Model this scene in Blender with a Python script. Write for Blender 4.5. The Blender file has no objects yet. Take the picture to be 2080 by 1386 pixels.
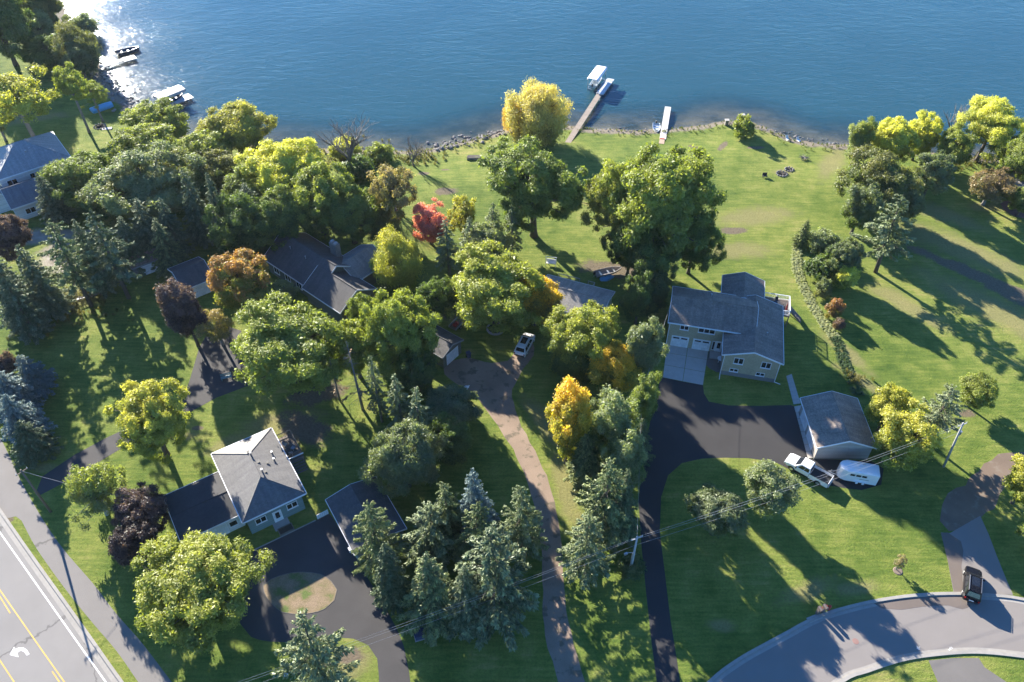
import bpy, bmesh, math, random
import numpy as np
from mathutils import Vector, Matrix
from mathutils.geometry import tessellate_polygon

random.seed(7)
RNG = np.random.default_rng(11)
S = bpy.context.scene
COL = S.collection
R = math.radians

# ------------------------------------------------------------------ camera
FPX, DEP, HCAM = 1620.0, 44.5, 88.0          # photo focal length in its pixels, tilt below the horizon, metres above the lawns
cam_d = bpy.data.cameras.new('camera')
cam_d.sensor_width = 36.0
cam_d.lens = 36.0 * FPX / 2080.0
cam_d.clip_start = 1.0
cam_d.clip_end = 9000.0
cam = bpy.data.objects.new('camera', cam_d)
COL.objects.link(cam)
cam.location = (0, 0, HCAM)
cam.rotation_euler = (R(90 - DEP), 0, 0)
S.camera = cam

# ------------------------------------------------------------------ sky, sun, exposure
SUN_AZ, SUN_EL = -33.0, 21.0                 # azimuth measured from the view direction (+Y), clockwise positive
world = bpy.data.worlds.new('World')
S.world = world
world.use_nodes = True
wn = world.node_tree
bg = wn.nodes['Background']
sky = wn.nodes.new('ShaderNodeTexSky')
sky.sky_type = 'NISHITA'
sky.sun_disc = False
sky.sun_elevation = R(SUN_EL)
sky.sun_rotation = R(SUN_AZ)
sky.altitude = 250
sky.air_density = 1.0
sky.dust_density = 0.0
sky.ozone_density = 4.0
tint = wn.nodes.new('ShaderNodeMix'); tint.data_type = 'RGBA'; tint.blend_type = 'MULTIPLY'
tint.inputs[0].default_value = 1.0; tint.inputs[7].default_value = (0.52, 0.86, 1.2, 1)   # clear, deep blue autumn sky
wn.links.new(sky.outputs[0], tint.inputs[6]); wn.links.new(tint.outputs[2], bg.inputs[0])
bg.inputs[1].default_value = 0.068
sun_d = bpy.data.lights.new('sun', 'SUN')
sun_d.energy = 5.0
sun_d.angle = R(0.5)
sun_d.color = (1.0, 0.925, 0.80)
sun = bpy.data.objects.new('sun', sun_d)
COL.objects.link(sun)
sv = Vector((math.sin(R(SUN_AZ)) * math.cos(R(SUN_EL)), math.cos(R(SUN_AZ)) * math.cos(R(SUN_EL)), math.sin(R(SUN_EL))))
sun.rotation_euler = sv.to_track_quat('Z', 'Y').to_euler()
sun.location = (-60, 90, 120)
S.view_settings.view_transform = 'Standard'
S.view_settings.look = 'None'
S.view_settings.gamma = 1.0
S.view_settings.exposure = 2.02
S.view_settings.use_curve_mapping = False
S.render.engine = 'CYCLES'
S.cycles.use_denoising = True
S.cycles.max_bounces = 6
S.cycles.diffuse_bounces = 3
S.cycles.glossy_bounces = 3
S.cycles.transmission_bounces = 4
S.cycles.transparent_max_bounces = 8
S.cycles.caustics_reflective = False
S.cycles.caustics_refractive = False
S.cycles.sample_clamp_indirect = 4.0

# ------------------------------------------------------------------ pixel -> place (a pixel gives a direction; the ground gives the distance)
CD, SD = math.cos(R(DEP)), math.sin(R(DEP))
def ray(px, py):
    x = (px - 1040.0) / FPX; y = -(py - 693.0) / FPX
    return (x, CD + y * SD, -SD + y * CD)
def at(px, py, z=0.0):
    v = ray(px, py); s = (HCAM - z) / -v[2]
    return Vector((v[0] * s, v[1] * s, z))
def depth_of(p):
    return p[1] * CD - (p[2] - HCAM) * SD
def px_of(p):
    d = depth_of(p); up = p[1] * SD + (p[2] - HCAM) * CD
    return (1040 + FPX * p[0] / d, 693 - FPX * up / d)
def height_to(base, ytop):
    """height above base whose picture row is ytop"""
    lo, hi = 0.0, 60.0
    for _ in range(40):
        m = (lo + hi) / 2
        if px_of((base[0], base[1], base[2] + m))[1] > ytop: lo = m
        else: hi = m
    return lo

# ------------------------------------------------------------------ shoreline and terrain height
LAKE_Z = -1.5
SHORE_PX = [(-160, -60), (60, -40), (118, -6), (135, 40), (165, 85), (196, 118), (202, 150), (228, 186), (262, 214), (292, 240), (330, 262), (380, 276),
            (430, 284), (500, 292), (570, 299), (640, 304), (700, 306), (760, 308), (830, 308), (880, 303), (935, 290), (985, 277), (1040, 263),
            (1095, 255), (1150, 258), (1205, 263), (1290, 268), (1360, 263), (1420, 258), (1478, 246), (1530, 252), (1575, 270), (1618, 288),
            (1680, 295), (1735, 298), (1800, 303), (1880, 312), (1960, 322), (2030, 324), (2110, 318), (2250, 300)]
SHORE = [at(x, y, LAKE_Z).xy for x, y in SHORE_PX]
SHORE = [Vector((-900, 420)), Vector((-420, 330)), Vector((-230, 285))] + SHORE + [Vector((300, 160)), Vector((600, 190)), Vector((1200, 260))]
SH = np.array([[p.x, p.y] for p in SHORE])
def shore_dist(P):
    """signed distance to the shoreline, positive on land (south of it)"""
    P = np.asarray(P, float).reshape(-1, 2)
    best = np.full(len(P), 1e9); sgn = np.ones(len(P))
    for i in range(len(SH) - 1):
        a, b = SH[i], SH[i + 1]; ab = b - a
        t = np.clip(((P - a) @ ab) / (ab @ ab), 0, 1)
        q = a + t[:, None] * ab
        d = np.hypot(*(P - q).T)
        cr = ab[0] * (P[:, 1] - a[1]) - ab[1] * (P[:, 0] - a[0])
        m = d < best - 1e-9
        best[m] = d[m]; sgn[m] = np.where(cr[m] < 0, 1, -1)
    return best * sgn
def sst(a, b, x):
    t = np.clip((x - a) / (b - a), 0, 1); return t * t * (3 - 2 * t)
def terrain(P):
    P = np.asarray(P, float).reshape(-1, 2)
    d = shore_dist(P)
    land = LAKE_Z + 0.45 * sst(0, 1.4, d) + (-LAKE_Z - 0.45) * sst(1.0, 20, d)
    bed = LAKE_Z - 0.05 * np.clip(-d, 0, 1e9) - 0.07 * np.clip(-d - 8, 0, 25)
    return np.where(d > 0, land, np.maximum(bed, -7.0)), d
def gz(x, y):
    return float(terrain([[x, y]])[0][0])
def ground(px, py):
    """where a pixel's ray meets the terrain"""
    z = 0.0
    for _ in range(12):
        p = at(px, py, z); z = gz(p.x, p.y)
    return Vector((p.x, p.y, z))

# ------------------------------------------------------------------ materials
MATS = {}
def nodes(name):
    m = bpy.data.materials.new(name); m.use_nodes = True
    nt = m.node_tree
    return m, nt, nt.nodes['Principled BSDF']
def N(nt, t, **kw):
    n = nt.nodes.new(t)
    for k, v in kw.items():
        if k in ('op',): n.operation = v
        elif k == 'inp':
            for kk, vv in v.items(): n.inputs[kk].default_value = vv
        else: setattr(n, k, v)
    return n
def ramp(nt, fac, stops):
    r = N(nt, 'ShaderNodeValToRGB')
    el = r.color_ramp.elements
    while len(el) < len(stops): el.new(0.5)
    for e, (p, c) in zip(el, stops):
        e.position = p; e.color = (*c, 1) if len(c) == 3 else c
    nt.links.new(fac, r.inputs[0])
    return r.outputs[0]
def noise(nt, scale, detail=4, rough=0.6, vec=None, dist=0.0):
    n = N(nt, 'ShaderNodeTexNoise', inp={'Scale': scale, 'Detail': detail, 'Roughness': rough, 'Distortion': dist})
    if vec is not None: nt.links.new(vec, n.inputs['Vector'])
    return n.outputs[0]
def mix(nt, fac, a, b, mode='MIX'):
    n = N(nt, 'ShaderNodeMix', data_type='RGBA', blend_type=mode)
    for s, v in ((n.inputs[0], fac), (n.inputs[6], a), (n.inputs[7], b)):
        if isinstance(v, bpy.types.NodeSocket): nt.links.new(v, s)
        elif isinstance(v, (int, float)): s.default_value = v
        else: s.default_value = (*v, 1)
    return n.outputs[2]
def math_n(nt, op, a, b=None, c=None, clamp=False):
    n = N(nt, 'ShaderNodeMath', operation=op); n.use_clamp = clamp
    for i, v in enumerate((a, b, c)):
        if v is None: continue
        if isinstance(v, bpy.types.NodeSocket): nt.links.new(v, n.inputs[i])
        else: n.inputs[i].default_value = v
    return n.outputs[0]
def mrange(nt, v, a, b, c=0.0, d=1.0):
    n = N(nt, 'ShaderNodeMapRange', inp={1: a, 2: b, 3: c, 4: d}); n.interpolation_type = 'SMOOTHSTEP'
    nt.links.new(v, n.inputs[0]); return n.outputs[0]
def bump(nt, h, strength=0.3, dist=0.05):
    b = N(nt, 'ShaderNodeBump', inp={'Strength': strength, 'Distance': dist})
    nt.links.new(h, b.inputs['Height']); return b.outputs[0]
def mat(name, col, rough=0.7, var=0.15, scale=3.0, metal=0.0, bmp=0.0, spec=0.5, coat=0.0, kind=None, col2=None, vec='Object'):
    """plain surface with weathering noise; kind adds courses: shingle, brick, siding, plank"""
    if name in MATS: return MATS[name]
    m, nt, b = nodes(name)
    tc = N(nt, 'ShaderNodeTexCoord')
    geo = N(nt, 'ShaderNodeNewGeometry')
    pos = geo.outputs['Position']
    n1 = noise(nt, scale, 5, 0.65, pos)
    n2 = noise(nt, scale * 0.12, 3, 0.5, pos)
    f = math_n(nt, 'ADD', math_n(nt, 'MULTIPLY', n1, 0.6), math_n(nt, 'MULTIPLY', n2, 0.4))
    lo = tuple(c * (1 - var) for c in col); hi = tuple(min(1, c * (1 + var)) for c in col)
    c = ramp(nt, f, [(0.32, lo), (0.68, hi)])
    h = n1
    if kind:
        uv = N(nt, 'ShaderNodeUVMap')
        br = N(nt, 'ShaderNodeTexBrick', inp={'Scale': 1.0})
        nt.links.new(uv.outputs[0], br.inputs['Vector'])
        bw, rh, ms, cm = {'shingle': (0.32, 0.145, 0.012, 0.75), 'brick': (0.22, 0.075, 0.008, 0.8), 'siding': (9.0, 0.2, 0.012, 0.72),
                          'plank': (3.0, 0.14, 0.012, 0.6), 'panel': (0.6, 0.53, 0.02, 0.75), 'metal': (30.0, 0.4, 0.02, 0.85)}[kind]
        br.inputs['Brick Width'].default_value = bw
        br.inputs['Row Height'].default_value = rh
        br.inputs['Mortar Size'].default_value = ms
        br.inputs['Color1'].default_value = (0.86, 0.86, 0.86, 1)
        br.inputs['Color2'].default_value = (1.1, 1.1, 1.1, 1)
        br.inputs['Mortar'].default_value = (cm, cm, cm, 1)
        br.inputs['Mortar Smooth'].default_value = 0.4
        c = mix(nt, 1.0, c, br.outputs[0], 'MULTIPLY')
        h = math_n(nt, 'ADD', math_n(nt, 'MULTIPLY', n1, 0.4), math_n(nt, 'SUBTRACT', 1.0, br.outputs[1]))
        if kind == 'shingle':
            um = N(nt, 'ShaderNodeMapping', inp={'Scale': (1.6, 0.16, 1)}); nt.links.new(uv.outputs[0], um.inputs[0])
            c = mix(nt, 1.0, c, ramp(nt, noise(nt, 1.0, 4, 0.65, um.outputs[0]), [(0.3, (0.74, 0.74, 0.76)), (0.7, (1.2, 1.18, 1.14))]), 'MULTIPLY')
        if bmp == 0: bmp = 0.4
    if isinstance(c, bpy.types.NodeSocket): nt.links.new(c, b.inputs['Base Color'])
    b.inputs['Roughness'].default_value = rough
    b.inputs['Metallic'].default_value = metal
    b.inputs['Specular IOR Level'].default_value = spec
    b.inputs['Coat Weight'].default_value = coat
    if bmp: nt.links.new(bump(nt, h, bmp, 0.02), b.inputs['Normal'])
    MATS[name] = m
    return m

WHITE = lambda: mat('white_paint', (0.74, 0.75, 0.76), 0.5, 0.05)
GLASS = lambda: mat('window_glass', (0.015, 0.018, 0.024), 0.06, 0.1, spec=0.8)
BLACK = lambda: mat('black_plastic', (0.015, 0.015, 0.016), 0.5, 0.2)
TYRE = lambda: mat('tyre_rubber', (0.018, 0.018, 0.018), 0.85, 0.2)
STEEL = lambda: mat('galvanised_steel', (0.45, 0.46, 0.48), 0.4, 0.1, metal=0.8)
ALU = lambda: mat('aluminium', (0.62, 0.63, 0.65), 0.35, 0.06, metal=0.85)
WOOD = lambda: mat('weathered_wood', (0.20, 0.165, 0.13), 0.85, 0.3, 6.0, bmp=0.2)
CONC = lambda: mat('concrete', (0.36, 0.345, 0.32), 0.9, 0.12, 2.5, bmp=0.1)

# ------------------------------------------------------------------ mesh builder
class MB:
    def __init__(s): s.v = []; s.f = []
    def add(s, vs, fs):
        o = len(s.v); s.v += [tuple(p) for p in vs]; s.f += [tuple(i + o for i in f) for f in fs]; return s
    def box(s, x0, x1, y0, y1, z0, z1, M=None):
        vs = [Vector((x, y, z)) for z in (z0, z1) for y in (y0, y1) for x in (x0, x1)]
        if M is not None: vs = [M @ p for p in vs]
        return s.add(vs, [(0, 2, 3, 1), (4, 5, 7, 6), (0, 1, 5, 4), (2, 6, 7, 3), (0, 4, 6, 2), (1, 3, 7, 5)])
    def beam(s, a, b, w, h=None):
        """square bar from a to b"""
        a, b = Vector(a), Vector(b); h = h or w
        d = (b - a); L = d.length
        if L < 1e-6: return s
        q = d.to_track_quat('X', 'Z').to_matrix().to_4x4(); q.translation = a
        return s.box(0, L, -w / 2, w / 2, -h / 2, h / 2, q)
    def tube(s, pts, rad, n=6, cap=True):
        pts = [Vector(p) for p in pts]
        if not hasattr(rad, '__len__'): rad = [rad] * len(pts)
        o = len(s.v)
        prev = None
        for i, p in enumerate(pts):
            d = (pts[min(i + 1, len(pts) - 1)] - pts[max(i - 1, 0)])
            if d.length < 1e-9: d = Vector((0, 0, 1))
            d.normalize()
            u = d.cross(Vector((0, 0, 1)) if abs(d.z) < 0.9 else Vector((1, 0, 0))).normalized() if prev is None else (prev - d * prev.dot(d)).normalized()
            prev = u; w = d.cross(u)
            for k in range(n):
                a = 2 * math.pi * k / n
                s.v.append(tuple(p + (u * math.cos(a) + w * math.sin(a)) * rad[i]))
        for i in range(len(pts) - 1):
            for k in range(n):
                k2 = (k + 1) % n
                s.f.append((o + i * n + k, o + i * n + k2, o + (i + 1) * n + k2, o + (i + 1) * n + k))
        if cap:
            s.f.append(tuple(o + k for k in reversed(range(n))))
            s.f.append(tuple(o + (len(pts) - 1) * n + k for k in range(n)))
        return s
    def prism(s, poly, z0, z1, M=None):
        """poly in xy extruded along z"""
        n = len(poly)
        vs = [Vector((p[0], p[1], z0)) for p in poly] + [Vector((p[0], p[1], z1)) for p in poly]
        if M is not None: vs = [M @ p for p in vs]
        tris = tessellate_polygon([[Vector((p[0], p[1], 0)) for p in poly]])
        fs = [tuple(t) for t in tris] + [tuple(i + n for i in reversed(t)) for t in tris]
        fs += [(i, (i + 1) % n, (i + 1) % n + n, i + n) for i in range(n)]
        return s.add(vs, fs)
    def sheet(s, poly, z):
        n = len(poly)
        zz = z if callable(z) else (lambda x, y: z)
        tris = tessellate_polygon([[Vector((p[0], p[1], 0)) for p in poly]])
        return s.add([(p[0], p[1], zz(p[0], p[1])) for p in poly], [tuple(t) for t in tris])
    def ball(s, c, r, n=8, m=5, sq=(1, 1, 1), jit=0.0):
        o = len(s.v)
        for i in range(m + 1):
            th = math.pi * i / m
            for k in range(n):
                a = 2 * math.pi * k / n
                j = 1 + random.uniform(-jit, jit)
                s.v.append((c[0] + r * sq[0] * math.sin(th) * math.cos(a) * j, c[1] + r * sq[1] * math.sin(th) * math.sin(a) * j, c[2] + r * sq[2] * math.cos(th) * j))
        for i in range(m):
            for k in range(n):
                k2 = (k + 1) % n
                s.f.append((o + i * n + k, o + (i + 1) * n + k, o + (i + 1) * n + k2, o + i * n + k2))
        return s
    def mesh(s, name, m, smooth=False, bevel=0.0, up=False):
        me = bpy.data.meshes.new(name)
        me.from_pydata(s.v, [], s.f)
        bm = bmesh.new(); bm.from_mesh(me)
        if up:
            for f in bm.faces:
                if f.normal.z < 0: f.normal_flip()
        else:
            bmesh.ops.recalc_face_normals(bm, faces=bm.faces)
        if bevel:
            bmesh.ops.bevel(bm, geom=list(bm.edges), offset=bevel, segments=1, affect='EDGES', clamp_overlap=True)
        uvl = bm.loops.layers.uv.new('UVMap')
        Z = Vector((0, 0, 1))
        for f in bm.faces:
            n = f.normal
            if abs(n.z) > 0.995 or n.length < 1e-6: u, v = Vector((1, 0, 0)), Vector((0, 1, 0))
            else:
                u = Z.cross(n).normalized(); v = n.cross(u)
            for l in f.loops: l[uvl].uv = (l.vert.co.dot(u), l.vert.co.dot(v))
            f.smooth = smooth
        bm.to_mesh(me); bm.free()
        me.materials.append(m)
        return me
    def build(s, name, m, parent=None, smooth=False, bevel=0.0, loc=None, rz=0.0, up=False):
        o = bpy.data.objects.new(name, s.mesh(name, m, smooth, bevel, up))
        COL.objects.link(o)
        if parent is not None: o.parent = parent
        if loc is not None: o.location = loc
        if rz: o.rotation_euler = (0, 0, rz)
        return o
def inst(name, me, parent=None, loc=(0, 0, 0), rot=(0, 0, 0), scale=(1, 1, 1)):
    o = bpy.data.objects.new(name, me); COL.objects.link(o)
    o.parent = parent; o.location = loc; o.rotation_euler = rot; o.scale = scale
    return o
def tag(o, label, cat, group=None):
    o['label'] = label; o['category'] = cat
    if group: o['group'] = group
    return o
def thing(name, label, cat, loc=(0, 0, 0), rz=0.0, group=None):
    o = bpy.data.objects.new(name, None); COL.objects.link(o)
    o.empty_display_size = 0.5
    o.location = loc; o.rotation_euler = (0, 0, rz)
    return tag(o, label, cat, group)
def struct(o, kind='structure'):
    o['kind'] = kind; return o
def smooth_line(pts, step=1.0, closed=False):
    """Catmull-Rom through 2-D points"""
    pts = [Vector((p[0], p[1])) for p in pts]; n = len(pts); out = []
    rng = range(n if closed else n - 1)
    for i in rng:
        if closed: a, b, c, d = pts[i - 1], pts[i], pts[(i + 1) % n], pts[(i + 2) % n]
        else: a, b, c, d = pts[max(i - 1, 0)], pts[i], pts[i + 1], pts[min(i + 2, n - 1)]
        k = max(1, int((c - b).length / step))
        for j in range(k):
            t = j / k
            out.append(0.5 * ((2 * b) + (c - a) * t + (2 * a - 5 * b + 4 * c - d) * t * t + (3 * b - a - 3 * c + d) * t ** 3))
    if not closed: out.append(pts[-1])
    return out
def offset_line(pts, d):
    out = []
    for i, p in enumerate(pts):
        t = (pts[min(i + 1, len(pts) - 1)] - pts[max(i - 1, 0)]).normalized()
        out.append(p + Vector((-t.y, t.x)) * d)
    return out
def ribbon(mb, pts, d0, d1, z0, z1=None):
    """strip along a 2-D line between two offsets; with z1 a raised kerb"""
    a, b = offset_line(pts, d0), offset_line(pts, d1); n = len(pts)
    if z1 is None:
        mb.add([(p.x, p.y, z0) for p in a] + [(p.x, p.y, z0) for p in b], [(i, i + 1, n + i + 1, n + i) for i in range(n - 1)])
    else:
        vs = [(p.x, p.y, z0) for p in a] + [(p.x, p.y, z1) for p in a] + [(p.x, p.y, z1) for p in b] + [(p.x, p.y, z0) for p in b]
        fs = []
        for i in range(n - 1):
            for r in range(3): fs.append((r * n + i, r * n + i + 1, (r + 1) * n + i + 1, (r + 1) * n + i))
        fs += [(0, n, 2 * n, 3 * n), (n - 1, 4 * n - 1, 3 * n - 1, 2 * n - 1)]
        mb.add(vs, fs)
    return mb
def G2(*pp):
    return [ground(x, y).xy for x, y in pp]

# ================================================================== GROUND
def axis(lo, hi, step, far, grow=1.35):
    a = list(np.arange(lo, hi + step, step)); s = step
    while a[-1] < far: s *= grow; a.append(a[-1] + s)
    s = step; b = []
    x = lo
    while x > -far: s *= grow; x -= s; b.append(x)
    return np.array(b[::-1] + a)
gx, gy = axis(-165, 170, 1.6, 5000), axis(20, 236, 1.6, 5000)
X, Y = np.meshgrid(gx, gy)
P = np.stack([X.ravel(), Y.ravel()], 1)
Zt, Dt = terrain(P)
rough_mask = sst(30, 60, Dt)
nx, ny = len(gx), len(gy)
me = bpy.data.meshes.new('ground')
idx = np.arange(nx * ny).reshape(ny, nx)
quads = np.stack([idx[:-1, :-1], idx[:-1, 1:], idx[1:, 1:], idx[1:, :-1]], -1).reshape(-1, 4)
me.from_pydata(np.column_stack([P, Zt]).tolist(), [], quads.tolist())
at_ = me.attributes.new('shore', 'FLOAT', 'POINT'); at_.data.foreach_set('value', Dt.astype(np.float32))
for p_ in me.polygons: p_.use_smooth = True
gm, nt, b = nodes('lawn_and_shore')
geo = N(nt, 'ShaderNodeNewGeometry'); pos = geo.outputs['Position']
nA = noise(nt, 0.045, 4, 0.55, pos); nB = noise(nt, 0.35, 5, 0.6, pos); nC = noise(nt, 3.2, 5, 0.75, pos); nD = noise(nt, 11.0, 3, 0.7, pos)
mp = N(nt, 'ShaderNodeMapping', inp={'Rotation': (0, 0, R(28)), 'Scale': (0.22, 2.2, 1)}); nt.links.new(pos, mp.inputs[0])
nM = noise(nt, 1.0, 3, 0.55, mp.outputs[0])
f = math_n(nt, 'ADD', math_n(nt, 'MULTIPLY', nA, 0.40), math_n(nt, 'ADD', math_n(nt, 'MULTIPLY', nB, 0.36), math_n(nt, 'MULTIPLY', nM, 0.24)))
grass = ramp(nt, f, [(0.36, (0.058, 0.105, 0.018)), (0.455, (0.112, 0.160, 0.028)), (0.545, (0.185, 0.218, 0.046)), (0.65, (0.30, 0.27, 0.09))])
fine = ramp(nt, math_n(nt, 'ADD', math_n(nt, 'MULTIPLY', nC, 0.6), math_n(nt, 'MULTIPLY', nD, 0.4)), [(0.33, (0.62, 0.62, 0.62)), (0.5, (1, 1, 1)), (0.68, (1.32, 1.3, 1.2))])
grass = mix(nt, 1.0, grass, fine, 'MULTIPLY')
# dead grass, bare soil and pale sand where the photograph shows them: (pixel x, pixel y, half length, half width, turn)
DRY = [(1530, 440, 10, 3.5, 10), (1495, 508, 8, 3, 0), (1640, 1200, 5, 1.4, 20), (1740, 1195, 3.5, 1.2, 10), (1150, 1000, 9, 1.8, -80), (1180, 1060, 5, 1.2, -70),
       (1718, 715, 7, 1.6, -62), (1745, 770, 5, 1.4, -50), (560, 1218, 3.2, 1.6, 10), (640, 1180, 3.5, 2.0, 0), (710, 1345, 3.6, 2.6, 0), (385, 885, 1.8, 0.9, 20), (600, 860, 5, 3, 20),
       (1690, 330, 10, 3, 60), (1590, 350, 2.6, 1.4, 0), (160, 600, 6, 3.5, 10), (60, 240, 10, 3, 20), (1950, 505, 18, 4.4, -42), (2045, 640, 18, 4.6, -48), (1900, 430, 12, 3, -40), (1840, 620, 9, 2.5, -50), (560, 860, 6, 3, 10), (470, 900, 4, 2, 30), (1110, 860, 7, 2, -60), (2010, 420, 5, 2, 0), (1465, 1270, 2.0, 1.0, 0), (90, 950, 2, 1, 0)]
SOIL = [(903, 389, 2.7, 1.6, 10), (860, 353, 1.6, 0.8, 0), (905, 345, 1.0, 0.4, 0), (1490, 469, 2.8, 1.1, 5), (1468, 297, 2.4, 0.8, 60), (1412, 299, 1.8, 0.6, -30), (1535, 300, 2, .6, 10),
        (1250, 548, 7, 2.6, -12), (850, 615, 5, 2, 30), (930, 640, 3.5, 2.2, -35), (645, 800, 4.5, 2.2, 20), (620, 870, 5, 2.5, -30), (1985, 560, 14, 1.8, -42), (1960, 840, 1.4, 0.9, 0),
        (2060, 600, 7, 2.0, -45), (710, 1330, 1.6, 1.1, 0), (600, 1230, 2.2, .8, 20), (18, 1056, .7, .5, 0), (400, 870, 1, .5, 0)]
SAND = [(95, 480, 7, 2.6, 5), (120, 520, 4.2, 5.0, 10), (140, 545, 3.0, 2.4, 0), (205, 470, 4, 1.2, 0), (300, 490, 4, 1.5, 10)]
def patches(lst, soft):
    cur = None
    for (px, py, a, c, t) in lst:
        g = ground(px, py)
        m_ = N(nt, 'ShaderNodeMapping', vector_type='TEXTURE', inp={'Location': (g.x, g.y, g.z), 'Rotation': (0, 0, R(t)), 'Scale': (a, c, 40.0)})
        nt.links.new(pos, m_.inputs[0])
        l = N(nt, 'ShaderNodeVectorMath', operation='LENGTH'); nt.links.new(m_.outputs[0], l.inputs[0])
        cur = l.outputs['Value'] if cur is None else math_n(nt, 'MINIMUM', cur, l.outputs['Value'])
    w = math_n(nt, 'ADD', cur, math_n(nt, 'MULTIPLY', math_n(nt, 'SUBTRACT', nB, 0.5), 1.5))
    w = math_n(nt, 'ADD', w, math_n(nt, 'MULTIPLY', math_n(nt, 'SUBTRACT', nC, 0.5), 0.9))
    return mrange(nt, w, 1.1, 1.1 - soft)
dryc = ramp(nt, nC, [(0.3, (0.17, 0.155, 0.06)), (0.7, (0.30, 0.26, 0.12))])
soilc = ramp(nt, nC, [(0.3, (0.10, 0.072, 0.052)), (0.7, (0.21, 0.165, 0.125))])
sandc = ramp(nt, nB, [(0.35, (0.22, 0.19, 0.14)), (0.65, (0.40, 0.36, 0.30))])
c = mix(nt, math_n(nt, 'MULTIPLY', patches(DRY, 0.75), 0.75), grass, dryc)
vl = N(nt, 'ShaderNodeTexVoronoi', inp={'Scale': 1.7}); nt.links.new(pos, vl.inputs['Vector'])
leafm = math_n(nt, 'MULTIPLY', mrange(nt, vl.outputs['Distance'], 0.11, 0.05), mrange(nt, noise(nt, 0.06, 3, 0.6, pos), 0.46, 0.6))
c = mix(nt, math_n(nt, 'MULTIPLY', leafm, 0.7), c, ramp(nt, nB, [(0.4, (0.26, 0.20, 0.06)), (0.6, (0.20, 0.11, 0.05))]))
c = mix(nt, math_n(nt, 'MULTIPLY', patches(SOIL, 0.45), 0.9), c, soilc)
c = mix(nt, patches(SAND, 0.5), c, sandc)
sh = N(nt, 'ShaderNodeAttribute', attribute_name='shore').outputs['Fac']
shn = math_n(nt, 'ADD', sh, math_n(nt, 'MULTIPLY', math_n(nt, 'SUBTRACT', nB, 0.5), 3.2))
beach = ramp(nt, nC, [(0.3, (0.12, 0.10, 0.075)), (0.7, (0.27, 0.235, 0.18))])
c = mix(nt, mrange(nt, shn, 2.6, 1.4), c, beach)
bedn = noise(nt, 0.16, 5, 0.6, pos)
bed = ramp(nt, bedn, [(0.36, (0.04, 0.042, 0.03)), (0.48, (0.13, 0.10, 0.07)), (0.66, (0.27, 0.20, 0.135))])
bedm = mix(nt, 1.0, bed, ramp(nt, nC, [(0.3, (0.7, 0.7, 0.7)), (0.7, (1.25, 1.25, 1.25))]), 'MULTIPLY')
c = mix(nt, mrange(nt, sh, 0.3, -1.2), c, bedm)
nt.links.new(c, b.inputs['Base Color'])
b.inputs['Roughness'].default_value = 0.95
b.inputs['Specular IOR Level'].default_value = 0.15
hgt = math_n(nt, 'ADD', math_n(nt, 'MULTIPLY', nC, 0.7), math_n(nt, 'MULTIPLY', nD, 0.45))
nt.links.new(bump(nt, hgt, 0.9, 0.22), b.inputs['Normal'])
me.materials.append(gm)
go = bpy.data.objects.new('ground', me); COL.objects.link(go); struct(go)

# ------------------------------------------------------------------ lake
wx, wy = axis(-165, 170, 2.5, 5000), axis(120, 240, 2.0, 5000)
wy = wy[wy > 100]
X, Y = np.meshgrid(wx, wy); P = np.stack([X.ravel(), Y.ravel()], 1); D = shore_dist(P)
keep = (D < 6).reshape(len(wy), len(wx))
idx = np.arange(len(P)).reshape(len(wy), len(wx))
qm = keep[:-1, :-1] | keep[:-1, 1:] | keep[1:, 1:] | keep[1:, :-1]
quads = np.stack([idx[:-1, :-1], idx[:-1, 1:], idx[1:, 1:], idx[1:, :-1]], -1)[qm]
used = np.unique(quads); remap = np.full(len(P), -1); remap[used] = np.arange(len(used))
me = bpy.data.meshes.new('lake')
me.from_pydata(np.column_stack([P[used], np.full(len(used), LAKE_Z)]).tolist(), [], remap[quads].tolist())
a_ = me.attributes.new('shore', 'FLOAT', 'POINT'); a_.data.foreach_set('value', D[used].astype(np.float32))
wm, nt, b = nodes('lake_water')
nt.nodes.remove(b)
out = nt.nodes['Material Output']
geo = N(nt, 'ShaderNodeNewGeometry'); pos = geo.outputs['Position']
mp = N(nt, 'ShaderNodeMapping', inp={'Rotation': (0, 0, R(6)), 'Scale': (0.42, 1.0, 1)}); nt.links.new(pos, mp.inputs[0])
w1 = noise(nt, 0.55, 3, 0.6, mp.outputs[0], 0.5)
w2 = noise(nt, 1.9, 4, 0.65, mp.outputs[0])
w3 = noise(nt, 0.035, 3, 0.5, pos)
amp = mrange(nt, w3, 0.3, 0.7, 0.65, 1.15)
h = math_n(nt, 'MULTIPLY', math_n(nt, 'ADD', math_n(nt, 'MULTIPLY', w1, 1.0), math_n(nt, 'MULTIPLY', w2, 0.48)), amp)
nb = N(nt, 'ShaderNodeBump', inp={'Strength': 1.0, 'Distance': 0.135}); nt.links.new(h, nb.inputs['Height'])
gl = N(nt, 'ShaderNodeBsdfGlossy', inp={'Roughness': 0.11, 'Color': (1, 1, 1, 1)}); nt.links.new(nb.outputs[0], gl.inputs['Normal'])
tr = N(nt, 'ShaderNodeBsdfTransparent', inp={'Color': (0.80, 0.88, 0.86, 1)})
df = N(nt, 'ShaderNodeBsdfDiffuse', inp={'Color': (0.020, 0.066, 0.086, 1)})
shw = N(nt, 'ShaderNodeAttribute', attribute_name='shore').outputs['Fac']
turb = mrange(nt, shw, 2.0, -17.0, 0.05, 1.0)          # the deeper the water, the less of the bed shows
body = N(nt, 'ShaderNodeMixShader'); nt.links.new(turb, body.inputs[0]); nt.links.new(tr.outputs[0], body.inputs[1]); nt.links.new(df.outputs[0], body.inputs[2])
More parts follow.
